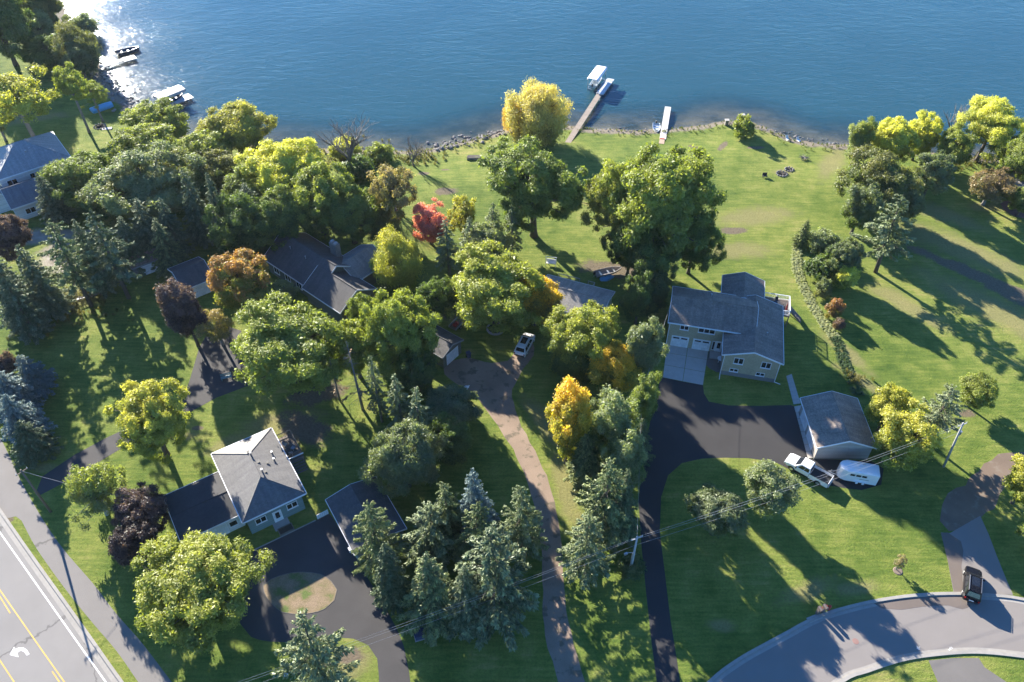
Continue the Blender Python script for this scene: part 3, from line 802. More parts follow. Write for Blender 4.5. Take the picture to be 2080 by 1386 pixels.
def chair(label, loc, rz, m, group=None):
    t = thing('garden_chair', label, 'chair', loc, rz, group)
    MB().box(-.25, .25, -.25, .25, .40, .45).build('seat', m, t)
    MB().box(-.25, .25, .22, .27, .45, .95).build('backrest', m, t)
    for sx in (-.22, .22):
        for sy in (-.22, .22): MB().box(sx - .02, sx + .02, sy - .02, sy + .02, 0, .40).build('leg', m, t)
round_table('round white garden table on the patio of the brick house', Vector((*at(1463, 735).xy, 0.012)))
dk = mat('dark_patio_furniture', (0.03, 0.03, 0.035), 0.6, 0.2)
round_table('dark round table on the raised deck of the brick house', local(O, ang, 16.6, 10.6, 2.403), 0.6, dk)
for i, (x_, y_, r_) in enumerate(((15.6, 10.7, 90), (16.6, 11.7, 0), (17.6, 10.5, -90), (16.5, 9.6, 180))):
    chair('dark chair at the deck table of the brick house', local(O, ang, x_, y_, 2.403), ang + R(r_), dk, 'chairs round the deck table')
um = thing('parasol', 'closed dark red parasol on the raised deck corner', 'parasol', local(O, ang, 18.0, 9.3, 2.403))
MB().tube([(0, 0, 0), (0, 0, 2.3)], 0.03, 6).build('pole', ALU(), um)
MB().tube([(0, 0, 0.7), (0, 0, 1.3), (0, 0, 2.3)], [0.17, 0.14, 0.03], 8).build('canopy', mat('red_canvas', (0.22, 0.03, 0.03), 0.8, 0.2), um)
MB().tube([(0, 0, 0), (0, 0, 0.08)], 0.25, 10).build('base', CONC(), um)

# ------------------------------------------------------------------ detached garage
z = 2.7
O, ang, LA, DA = frame_of(at(1658.5, 911, z), at(1781, 912, z), at(1627, 810, z))
h = thing('detached_garage', 'detached garage with brown-grey gable roof behind the pickup and trailer', 'garage', O, ang)
gable_block(h, 0, LA, 0, DA, z, 1.5, 'y', SIDE_B, ROOF_B, over=0.4)
W_ = face(h, 0.4, DA, 'W')
garage_door(h, W_, 1.2, 2.5, 2.1, 0); garage_door(h, W_, 4.6, 2.5, 2.1, 0)
door(h, face(h, LA - 0.4, 0, 'E'), 1.0, 0.9, 2.0)
window(h, face(h, LA - 0.4, 0, 'E'), 4.2, 1.1, 1.0, 0.9, 2)
MB().box(0.38, LA - 0.38, 0.26, DA - 0.26, -0.05, 0.25).build('foundation', FOUND, h)

# ------------------------------------------------------------------ grey hip-roofed house with a low wing
z = 3.6
O, ang, LA, DA = frame_of(at(493, 1064, z), at(622, 1003, z), at(428, 924, z))
H1 = (O.copy(), ang, LA, DA)
h = thing('hip_roof_house', 'grey hip-roofed house with sea-green walls and low flat dark wing', 'house', O, ang)
hip_block(h, 0, LA, 0, DA, z, 1.65, SIDE_T, ROOF_S, over=0.55)
FS = face(h, 0, 0.55, 'S')
window(h, FS, 1.5, 1.5, 1.25, 0.9, 2); window(h, FS, 5.6, 1.5, 1.25, 0.9, 2)
door(h, FS, 3.7, 0.95, 2.05, 0.1)
MB().box(3.2, 5.2, -0.7, 0.53, -0.05, 0.1).build('stoop', CONC(), h)
E_ = face(h, LA - 0.55, 0, 'E')
window(h, E_, 2.5, 1.6, 1.3, 1.0, 2); door(h, E_, 8.3, 0.95, 2.0, 1.2)
window(h, face(h, 0.55, DA, 'W'), 1.2, 1.5, 1.2, 1.0, 2)
zw = 2.75
gable_block(h, -7.2, 0.5, 2.0, 9.9, zw, 0.42, 'x', SIDE_W, ROOF_F, over=0.3, thick=0.1)
FW = face(h, 0, 2.3, 'S')
garage_door(h, FW, -6.2, 4.4, 2.05, 0); window(h, FW, -1.4, 1.0, 0.9, 0.9, 1)
zr = z + 1.65
for (x_, y_, hh) in ((LA * .52, DA * .66, 0.75), (LA * .56, DA * .40, 0.8), (LA * .82, DA * .63, 0.55), (LA * .80, DA * .53, 0.55)):
    vent_pipe(h, x_, y_, zr - abs(x_ - LA / 2) * 0.4 + .0, hh * 0.7, 0.09)
for (x_, y_) in ((LA * .50, DA * .70), (LA * .57, DA * .535), (LA * .60, DA * .385), (LA * .69, DA * .50)):
    MB().box(x_ - .17, x_ + .17, y_ - .17, y_ + .17, zr - .35, zr + .22 - abs(x_ - LA / 2) * .4).build('roof_vent', BLACK(), h)
deck(h, LA + 0.0 - .5, LA + 2.3, DA * 0.62, DA * 0.99, 1.2, along='x')
railing(h, [(LA, DA * .98, 1.2), (LA + 2.2, DA * .98, 1.2), (LA + 2.2, DA * .66, 1.2), (LA - .3, DA * .635, 1.2)], m=WOOD())
MB().beam((LA - .3, DA * .60, 2.15), (LA + 2.3, DA * .60, 2.15), 0.12).build('handrail', WHITE(), h)
st = MB()
for i in range(5): st.box(LA + .2, LA + 2.1, DA * .62 - .3 - i * .3, DA * .62 - i * .3, 0.95 - i * .24, 1.0 - i * .24)
st.build('stair', WOOD(), h)
for (x_, y_, r_) in ((0.8, DA * .85, 40), (1.5, DA * .76, -60), (0.9, DA * .70, 160)):
    chair('pale wire chair on the shaded deck of the hip-roofed house', local(O, ang, LA + x_, y_, 1.203), ang + R(r_), STEEL(), 'chairs on the hip-roofed house deck')
# bed frame and shrubs against its front wall
MB2 = thing('planter_bed', 'low rectangular timber planter before the sea-green wall', 'planter', local(O, ang, 4.4, -1.1), ang)
f_ = MB()
for a, b in (((-.9, -.5), (.9, -.5)), ((.9, -.5), (.9, .5)), ((.9, .5), (-.9, .5)), ((-.9, .5), (-.9, -.5))): f_.beam((*a, .1), (*b, .1), .1, .22)
f_.build('frame', WOOD(), MB2); MB().box(-.85, .85, -.45, .45, 0, .15).build('soil', mat('dark_soil', (0.05, 0.04, 0.03), .95), MB2)

# ------------------------------------------------------------------ low dark-roofed garage
z = 2.6
O, ang, LA, DA = frame_of(at(720, 1128, z), at(826, 1075, z), at(658.6, 1018, z))
h = thing('low_garage', 'low garage with flat dark gable roof and white trim beside the loop drive', 'garage', O, ang)
gable_block(h, 0, LA, 0, DA, z, 0.75, 'y', SIDE_T, ROOF_D, over=0.35)
W_ = face(h, 0.35, DA, 'W')
garage_door(h, W_, 1.4, 2.5, 2.05, 0); garage_door(h, W_, 4.6, 2.5, 2.05, 0)
window(h, face(h, 0, .25, 'S'), 1.4, 1.1, 1.0, .8, 2)
ac = thing('air_conditioner', 'white air conditioner box hung on the low garage wall', 'air conditioner', local(O, ang, 0.12, 1.6, 1.35), ang)
MB().box(-.34, .22, -.3, .3, 0, .45).build('case', WHITE(), ac, bevel=.03); MB().box(-.36, -.335, -.22, .22, .07, .38).build('grille', BLACK(), ac)
gt = thing('garden_gate', 'short white panel gate joining lawn edging to the low garage', 'gate', Vector((*at(645, 1056).xy, 0)), ang)
g2 = at(668, 1044) - at(645, 1056); L_ = g2.length
gt.rotation_euler = (0, 0, math.atan2(g2.y, g2.x))
for i in range(6): MB().box(L_ * i / 6 + .02, L_ * (i + 1) / 6 - .02, -.03, .03, 0.08, 1.0).build('board', WHITE(), gt)
MB().beam((0, .05, .3), (L_, .05, .3), .06).beam((0, .05, .85), (L_, .05, .85), .06).build('rail', WHITE(), gt)

# ------------------------------------------------------------------ charcoal-roofed house among the trees
z = 3.0
O, ang, LA, DA = frame_of(at(534, 526, z), at(620, 583, z), at(620, 474, z))
DA = max(8.0, min(DA, 13.0))
h = thing('charcoal_house', 'large charcoal-roofed house half hidden among the trees, with stone chimney', 'house', O, ang)
LM = LA + 3.0
gable_block(h, 0, LM, 0, DA, z, 3.0, 'x', SIDE_D, ROOF_D, over=0.5)
FS = face(h, 0, 0.5, 'S')
for x_ in (2.0, 5.0, 8.0): window(h, FS, x_, 1.0, 1.3, 1.1, 2)
MB().box(LM * .62, LM * .62 + 1.6, DA - 1.6, DA - .6, 2.5, z + 3.4).build('chimney', BR_CH, h)
cw = MB().box(LM * .62 + .1, LM * .62 + .5, DA - 1.4, DA - .8, z + 3.4, z + 3.7).box(LM * .62 + 1.0, LM * .62 + 1.4, DA - 1.4, DA - .8, z + 3.4, z + 3.7).build('chimney_pot', CONC(), h)
q1, q2, q3 = at(650, 594, z), at(711, 651, z), at(692, 556, z)
def loc_in(O, a, P):
    d = (P - O).xy; return Vector((d.x * math.cos(a) + d.y * math.sin(a), -d.x * math.sin(a) + d.y * math.cos(a)))
a1_, a2_, a3_ = loc_in(O, ang, q1), loc_in(O, ang, q2), loc_in(O, ang, at(762, 586, z))
gable_block(h, a1_.x - 3.0, a3_.x + 0.4, min(a1_.y, a2_.y), a3_.y, z, 2.3, 'x', SIDE_D, ROOF_D, over=0.45)
GE = face(h, a3_.x + 0.4 - 0.315, min(a1_.y, a2_.y), 'E')
wd = a3_.y - min(a1_.y, a2_.y)
grey = mat('grey_green_trim', (0.30, 0.33, 0.28), .6, .1)
for k in range(3): window(h, GE, wd * (.16 + .26 * k), 1.0, wd * .15, 1.5, 1, trim=grey)
gable_block(h, LM - 4.5, LM + 2.5, DA - 3.0, DA + 4.0, z - .1, 1.9, 'y', SIDE_D, mat('sunlit_shingle', (0.24, 0.225, 0.21), .9, .15, 5, kind='shingle'), over=0.4)  # small wing's shingle coloured paler, sunlight on the roof painted in
for k in range(2): vent_pipe(h, 4 + 4 * k, DA * .35, z + 2.2)

# ------------------------------------------------------------------ white house at the west edge
z = 5.3
O, ang, LA, DA = frame_of(at(-8, 369, z), at(144, 320, z), at(-30, 302, z))
p1, p2, p3 = at(-8, 369, z), at(144, 320, z), at(114, 266, z)
u = (p2 - p1).xy.normalized(); ang = math.atan2(u.y, u.x); v = Vector((-u.y, u.x)); DA = (p3 - p2).xy.dot(v)
O = Vector((p1.x, p1.y, 0)); LA = (p2 - p1).xy.length
h = thing('white_house', 'two-storey white house with blue-grey hip roof by the lake lawn', 'house', O, ang)
ROOF_W = mat('blue_grey_shingle', (0.27, 0.27, 0.275), .5, .12, 5, kind='shingle')
hip_block(h, 0, LA, 0, DA, z, 3.0, SIDE_W, ROOF_W, over=.5)
FS = face(h, 0, .5, 'S')
for x_ in (LA * .12, LA * .42, LA * .7): window(h, FS, x_, 3.3, 1.6, 1.1, 2)
ww = loc_in(O, ang, at(22, 424, 3.0)); we = loc_in(O, ang, at(92, 403, 3.0))
gable_block(h, ww.x, we.x, min(ww.y, we.y) - .1, 1.2, 3.0, 2.0, 'x', SIDE_W, mat('navy_grey_shingle', (0.15, 0.155, 0.17), .85, .15, 5, kind='shingle'), over=.4)
window(h, face(h, 0, min(ww.y, we.y) + .3, 'S'), ww.x + 2.0, 1.0, 1.6, 1.0, 2)
gable_block(h, ww.x - 5.0, ww.x + 1.0, -2.2, 1.0, 3.2, 1.2, 'y', SIDE_W, ROOF_W, over=.35)
for (x_, y_) in ((LA * .52, DA * .30), (LA * .58, DA * .36), (LA * .60, DA * .66)): vent_pipe(h, x_, y_, z + 1.7, .5, .12)

# ------------------------------------------------------------------ house with pale grey roof behind the maples
z = 2.9
p1, p2 = at(1113, 559, z), at(1249, 594, z)
u = (p2 - p1).xy.normalized(); ang = math.atan2(u.y, u.x); LA = (p2 - p1).xy.length; DA = 7.5
O = Vector((p1.x + u.y * DA, p1.y - u.x * DA, 0))
h = thing('pale_roof_house', 'long low house with pale grey roof between maples and cottonwood', 'house', O, ang)
gable_block(h, 0, LA, 0, DA, z, 1.1, 'x', SIDE_W, ROOF_L, over=.4)
for x_ in (2, 6, 10): window(h, face(h, 0, DA - .4, 'N'), -x_ - 1.2, 1.0, 1.2, 1.0, 2); window(h, face(h, 0, .4, 'S'), x_, 1.0, 1.2, 1.0, 2)
deck(h, 1.0, LA - 4, DA - .35, DA + 2.4, 0.9, along='x')
railing(h, [(1.1, DA + 2.3, .9), (LA * .42, DA + 2.3, .9)], m=STEEL()); railing(h, [(LA * .55, DA + 2.3, .9), (LA - 4.1, DA + 2.3, .9), (LA - 4.1, DA, .9)], m=STEEL())
h2 = loc_in
# ------------------------------------------------------------------ small garage with white door
z = 2.5
p1, p2 = at(899, 729, z), at(938, 695, z)
u = (p2 - p1).xy.normalized(); ang = math.atan2(u.y, u.x); LA = (p2 - p1).xy.length + .4
O = Vector((p1.x, p1.y, 0))
h = thing('small_garage', 'small dark-roofed garage with one white door at the gravel lane', 'garage', O, ang)
gable_block(h, 0, LA, 0, 6.5, z, 1.0, 'y', SIDE_D, ROOF_D, over=.35, trim=mat('grey_trim', (.25, .26, .27), .6))
garage_door(h, face(h, 0, .245, 'S'), LA * .5 - 1.25, 2.5, 2.05, 0)
# ------------------------------------------------------------------ shed, dark garage roof, house at the east edge
z = 2.2
p1, p2 = at(268, 548, z), at(338, 522, z)
u = (p2 - p1).xy.normalized(); ang = math.atan2(u.y, u.x); LA = (p2 - p1).xy.length
h = thing('garden_shed', 'grey garden shed with pale double door under the spruces', 'shed', Vector((p1.x, p1.y, 0)), ang)
gable_block(h, 0, LA, 0, 3.6, z, 1.0, 'x', SIDE_G, ROOF_G, over=.25, trim=mat('grey_trim', (.25, .26, .27), .6))
garage_door(h, face(h, 0, .25, 'S'), LA * .25, LA * .4, 1.8, 0)
z = 2.6
p1, p2 = at(372, 592, z), at(436, 566, z)
u = (p2 - p1).xy.normalized(); ang = math.atan2(u.y, u.x); LA = (p2 - p1).xy.length
h = thing('dark_garage', 'dark-roofed garage hidden behind purple and red-tipped maples', 'garage', Vector((p1.x, p1.y, 0)), ang)
gable_block(h, 0, LA, 0, 7.0, z, 1.6, 'x', SIDE_D, ROOF_D, over=.4)
garage_door(h, face(h, 0, .4, 'S'), LA * .3, 2.5, 2.05, 0)
g = ground(2066, 420)
h = thing('lake_cottage', 'cottage with pale roof showing only its corner on the east slope', 'house', g, R(20))
gable_block(h, 0, 9, -1, 6.5, 2.7, 1.6, 'y', mat('reddish_siding', (.25, .12, .09), .8, .15, 3, kind='siding'), ROOF_L, over=.5)
window(h, face(h, 0, -.65, 'S'), 2.0, 1.0, 1.3, 1.0, 2)
pave('brick_patio', [ground(x, y).xy for x, y in [(2030, 412), (2056, 406), (2075, 425), (2085, 445), (2060, 440), (2040, 428)]], 0.02, mat('red_brick_paving', (.22, .11, .085), .9, .25, 5), False)

# ================================================================== TREES
def leaf_material(name, transl=0.38, rough=0.6):
    m, nt, b = nodes(name)
    nt.nodes.remove(b); out = nt.nodes['Material Output']
    oi = N(nt, 'ShaderNodeObjectInfo')
    tipc = N(nt, 'ShaderNodeAttribute', attribute_name='tip_colour', attribute_type='OBJECT')
    tipa = N(nt, 'ShaderNodeAttribute', attribute_name='tip')
    rnd = N(nt, 'ShaderNodeAttribute', attribute_name='rnd')
    tpw = N(nt, 'ShaderNodeAttribute', attribute_name='tip_power', attribute_type='OBJECT')
    c = mix(nt, math_n(nt, 'POWER', tipa.outputs['Fac'], tpw.outputs['Fac']), oi.outputs['Color'], tipc.outputs['Color'])
    v = ramp(nt, rnd.outputs['Fac'], [(0.0, (0.60, 0.64, 0.62)), (0.5, (1.0, 1.0, 1.0)), (1.0, (1.42, 1.32, 1.12))])
    c = mix(nt, 1.0, c, v, 'MULTIPLY')
    d = N(nt, 'ShaderNodeBsdfDiffuse'); nt.links.new(c, d.inputs['Color'])
    t = N(nt, 'ShaderNodeBsdfTranslucent')
    ct = mix(nt, 1.0, c, (1.35, 1.42, 0.62), 'MULTIPLY'); nt.links.new(ct, t.inputs['Color'])
    g = N(nt, 'ShaderNodeBsdfGlossy', inp={'Roughness': 0.5, 'Color': (0.8, 0.85, 0.8, 1)})
    a = N(nt, 'ShaderNodeMixShader', inp={0: transl}); nt.links.new(d.outputs[0], a.inputs[1]); nt.links.new(t.outputs[0], a.inputs[2])
    s2 = N(nt, 'ShaderNodeMixShader', inp={0: 0.035}); nt.links.new(a.outputs[0], s2.inputs[1]); nt.links.new(g.outputs[0], s2.inputs[2])
    nt.links.new(s2.outputs[0], out.inputs['Surface'])
    return m
LEAF = leaf_material('broad_leaves', 0.47)
NEEDLE = leaf_material('conifer_needles', 0.12)
BARK = mat('bark', (0.095, 0.078, 0.062), 0.95, 0.35, 7.0, bmp=0.5)
BARK_G = mat('grey_bark', (0.17, 0.16, 0.15), 0.95, 0.3, 7.0, bmp=0.4)
BARK_P = mat('pale_birch_bark', (0.42, 0.40, 0.37), 0.85, 0.25, 6.0)

def unit(a): return a / np.maximum(np.linalg.norm(a, axis=-1, keepdims=True), 1e-9)
def leaf_mesh(name, C, Nn, size, aspect, tip, rnd, m, axis=None):
    """one small quad per leaf spray: centre, normal, long half-size"""
    n = len(C)
    Nn = unit(Nn)
    a = RNG.normal(size=(n, 3)) if axis is None else axis + RNG.normal(size=(n, 3)) * 0.25
    U = unit(a - Nn * (a * Nn).sum(1, keepdims=True)); V = np.cross(Nn, U)
    su = size[:, None]; sv = (size * aspect)[:, None]
    q = np.stack([C - U * su, C + V * sv - U * su * 0.1, C + U * su, C - V * sv - U * su * 0.1], 1).reshape(-1, 3)
    me = bpy.data.meshes.new(name)
    me.vertices.add(4 * n); me.loops.add(4 * n); me.polygons.add(n)
    me.vertices.foreach_set('co', q.astype(np.float32).ravel())
    me.loops.foreach_set('vertex_index', np.arange(4 * n, dtype=np.int32))
    me.polygons.foreach_set('loop_start', np.arange(0, 4 * n, 4, dtype=np.int32))
    for nm, arr in (('tip', tip), ('rnd', rnd)):
        at_ = me.attributes.new(nm, 'FLOAT', 'POINT'); at_.data.foreach_set('value', np.repeat(arr, 4).astype(np.float32))
    me.update(calc_edges=True)
    me.materials.append(m)
    return me

class Proto: pass
CROWNS = {}
def limb_tubes(mb, base, targets, r0, n=5, sag=0.12, rr=random):
    """curved tapering limbs from a fork up the trunk to the clump centres"""
    for t in targets:
        t = Vector(t); b = Vector(base); b.z += rr.uniform(-0.12, 0.12) * abs(t.z - b.z)
        mid = b.lerp(t, 0.5) + Vector((rr.uniform(-1, 1), rr.uniform(-1, 1), 0)) * (t - b).length * 0.08
        mid.z -= 0.0; mid = mid + (Vector((0, 0, 1)) * (t - b).length * sag)
        L = (t - b).length
        mb.tube([b, b.lerp(mid, 0.55) + Vector((0, 0, .05 * L)), mid, t], [r0, r0 * 0.75, r0 * 0.52, r0 * 0.16], n)
def make_broad(seed, Rn, Vn, nclump, nleaf, leaf, clear, top=1.0, cl_r=(0.17, 0.30), droop=0.0, bark=BARK, low=-0.88, lean=0.0, gaps=0.0, aspect=0.42):
    rg = np.random.default_rng(seed); rr = random.Random(seed)
    # uneven envelope
    k = rg.normal(size=(7, 3)); ph = rg.uniform(0, 6.28, 7)
    def env(d): return 0.88 + 0.075 * sum(np.sin(d @ k[i] * 2.2 + ph[i]) for i in range(7))
    dirs = unit(rg.normal(size=(nclump * 6, 3)))
    dirs = dirs[dirs[:, 2] > low]
    # spread out: greedy farthest choice
    pick = [0]
    dd = np.full(len(dirs), 9.0)
    for _ in range(nclump - 1):
        dd = np.minimum(dd, np.linalg.norm(dirs - dirs[pick[-1]], axis=1) + rg.uniform(0, 0.15, len(dirs)))
        pick.append(int(np.argmax(dd)))
    dirs = dirs[pick]
    rad = rg.uniform(0.44, 0.92, nclump)
    inner = rg.random(nclump) < 0.22; rad[inner] *= rg.uniform(0.3, 0.75, inner.sum())
    cc = dirs * (rad * env(dirs))[:, None]
    cr = rg.uniform(cl_r[0], cl_r[1], nclump) * (1.06 - 0.25 * rad)
    # crowns are wider low down unless top is changed
    sc = np.array([Rn * rg.uniform(0.93, 1.12), Rn * rg.uniform(0.86, 1.08), Vn])
    tipc = np.clip(0.28 + 0.85 * cc[:, 2] + 0.25 * rad + rg.normal(0, 0.2, nclump), 0, 1)
    brt = rg.normal(0, 0.13, nclump)
    w = cr ** 2; w /= w.sum()
    ci = rg.choice(nclump, nleaf, p=w)
    d = unit(rg.normal(size=(nleaf, 3)))
    flip = (d * dirs[ci]).sum(1) < -0.25
    d[flip] *= -1
    rr_ = rg.random(nleaf) ** 0.45
    rr_ = np.where(rg.random(nleaf) < 0.10, rr_ * 1.28, rr_)
    off = d * (cr[ci] * rr_)[:, None]; off[:, 2] *= 0.78
    C = (cc[ci] + off) * sc
    if droop: C[:, 2] -= droop * Vn * (rg.random(nleaf) ** 1.5) * (np.hypot(C[:, 0], C[:, 1]) / Rn)
    # twig sprays: pull leaves into short strands so that the outline frays
    gidx = (rg.random(nleaf) * nleaf / 9).astype(int)
    gj = rg.normal(size=(nleaf // 9 + 2, 3)) * np.array([1, 1, 0.7]) * leaf * 1.2
    C += gj[gidx]
    nrm = unit(d * 0.7 + dirs[ci] * 0.35 + np.array([0, 0, 0.5]) + rg.normal(size=(nleaf, 3)) * 0.75)
    size = leaf * np.exp(rg.normal(0, 0.34, nleaf))
    tip = np.clip(tipc[ci] + 0.35 * (rr_ - 0.7) + rg.normal(0, 0.15, nleaf), 0, 1)
    rnd = np.clip(rg.normal(0.5, 0.17, nleaf) + brt[ci], 0, 1)
    ax = None
    if droop: ax = np.tile(np.array([0, 0, -1.0]), (nleaf, 1)) + rg.normal(size=(nleaf, 3)) * 0.25
    p = Proto()
    p.R, p.V, p.clear = Rn, Vn, clear
    p.zc = Vn * (1 + clear)
    ck = (seed, Rn, Vn)
    if ck not in CROWNS: CROWNS[ck] = leaf_mesh('crown', C, nrm, size, aspect, tip, rnd, LEAF, ax)
    p.crown = CROWNS[ck]
    mb = MB()
    r0 = 0.05 * Rn + 0.06
    zt = p.zc
    bx, by = lean * Rn * rr.uniform(-1, 1), lean * Rn * rr.uniform(-1, 1)
    fork = Vector((bx * 0.4, by * 0.4, max(zt - 0.62 * Vn, 0.12 * zt)))
    mb.tube([(0, 0, -0.25), (0, 0, 0.12 * zt), fork * 0.6 + Vector((0, 0, fork.z * 0.1)), fork, fork.lerp(Vector((bx, by, zt + 0.15 * Vn)), 0.55), (bx, by, zt + 0.62 * Vn)],
            [r0 * 1.45, r0 * 1.02, r0 * 0.92, r0 * 0.82, r0 * 0.5, r0 * 0.1], 8)
    order = sorted(range(nclump), key=lambda i: rg.random())
    for i in order[:int(nclump * 0.75)]:
        t = cc[i] * sc + np.array([0, 0, p.zc])
        h = rr.uniform(0.0, 0.7)
        b = fork.lerp(Vector((bx, by, zt + 0.45 * Vn)), h * 0.8)
        if b.z > t[2] + 0.15 * Vn: b.z = max(fork.z * 0.9, t[2] - 0.1 * Vn)
        limb_tubes(mb, b, [t], r0 * rr.uniform(0.28, 0.5) * (1 - 0.5 * h), 5, 0.06, rr)
    p.trunk = mb.mesh('trunk', bark, smooth=True)
    return p
def make_spruce(seed, Hn, Rn, spacing=0.42, per=9, bare=0.05, dens=1.0, droop=0.25, prof=0.9, jit=0.18, size=0.30, up=0.0, bark=BARK, dead=0.0):
    rg = np.random.default_rng(seed); rr = random.Random(seed)
    C, A, Nn, T, Sz = [], [], [], [], []
    mb = MB()
    mb.tube([(0, 0, -0.25), (0, 0, Hn * 0.3), (0, 0, Hn * 0.7), (0, 0, Hn * 0.985)], [0.021 * Hn, 0.016 * Hn, 0.008 * Hn, 0.015], 7)
    z = Hn * bare
    ang = 0.0
    while z < Hn * 0.985:
        t = (z - Hn * bare) / (Hn * (1 - bare))
        L0 = Rn * ((1 - t) ** prof) * (0.72 + 0.28 * min(1, t / 0.10)) + 0.18
        nb = max(5, int(per * (0.55 + 0.45 * (1 - t))))
        for k in range(nb):
            ang += 2.399963 + rr.uniform(-0.25, 0.25)
            L = L0 * rr.uniform(1 - jit * 1.6, 1 + jit)
            dz = -droop * L * rr.uniform(0.5, 1.4) + up * L
            zb = z + rr.uniform(-0.5, 0.5) * spacing
            dx, dy = math.cos(ang), math.sin(ang)
            if (k % 2 == 0 and L > 0.8) or dead:
                mb.tube([(0, 0, zb), (dx * L * 0.5, dy * L * 0.5, zb + dz * 0.3), (dx * L * 0.92, dy * L * 0.92, zb + dz)], [0.012 * L + 0.01, 0.009 * L + 0.006, 0.004], 4, False)
            if dead and rr.random() < dead: continue
            m = max(4, int(dens * L * 17))
            s = rg.random(m) ** 0.72
            s0 = 0.12 if rr.random() < 0.75 else 0.4
            if rr.random() < 0.06: continue
            s = s0 + (1.02 - s0) * s
            w = 0.24 * L * (1 - s * 0.72)
            lat = rg.uniform(-1, 1, m) * w
            zz = zb + dz * s ** 1.6 + rg.normal(0, 0.07, m) - np.abs(lat) * 0.25
            C.append(np.stack([dx * L * s - dy * lat, dy * L * s + dx * lat, zz], 1))
            A.append(np.stack([dx + -dy * np.sign(lat) * 0.7, dy + dx * np.sign(lat) * 0.7, np.full(m, -0.35)], 1))
            Nn.append(np.stack([np.full(m, dx * 0.45), np.full(m, dy * 0.45), np.full(m, 0.85)], 1) + rg.normal(size=(m, 3)) * 0.45)
            T.append(np.clip((s - 0.55) * 1.6 + rg.normal(0, 0.25, m), 0, 1)); Sz.append(size * rg.uniform(0.55, 1.2, m) * (0.65 + 0.5 * min(1, L / Rn + .2)))
        z += spacing * rr.uniform(0.8, 1.2)
    C, A, Nn, T, Sz = map(np.concatenate, (C, A, Nn, T, Sz))
    p = Proto(); p.H, p.R = Hn, Rn
    p.crown = leaf_mesh('crown', C, Nn, Sz, 0.36, T, np.clip(rg.normal(0.5, 0.18, len(C)), 0, 1), NEEDLE, A)
    p.trunk = mb.mesh('trunk', bark, smooth=True)
    return p
def make_bare(seed, H, R_, bark=BARK_G, fine=4):
    rr = random.Random(seed); mb = MB()
    def grow(p, d, L, r, k):
        q = p + d * L
        m = p.lerp(q, 0.5) + Vector((rr.uniform(-1, 1), rr.uniform(-1, 1), rr.uniform(-.5, 1))) * L * 0.06
        mb.tube([p, m, q], [r, r * 0.8, r * 0.6], 5 if k < 2 else 3, False)
        if k >= fine: return
        for i in range(3 if k else 6):
            a = Vector((rr.uniform(-1, 1), rr.uniform(-1, 1), rr.uniform(0.0, 0.9)))
            nd = (d * 0.9 + a * (0.62 if k else 0.5)).normalized()
            grow(p.lerp(q, rr.uniform(0.55, 1.0)), nd, L * rr.uniform(0.62, 0.85), r * 0.55, k + 1)
    grow(Vector((0, 0, -0.2)), Vector((0, 0, 1)), H * 0.30, H * 0.02, 0)
    xs = [abs(v[0]) for v in mb.v]; zs = [v[2] for v in mb.v]
    s = R_ / max(xs); sz = H / max(zs)
    mb.v = [(v[0] * s, v[1] * s, v[2] * sz) for v in mb.v]
    p = Proto(); p.H, p.R = H, R_
    p.trunk = mb.mesh('trunk', bark, smooth=True)
    return p

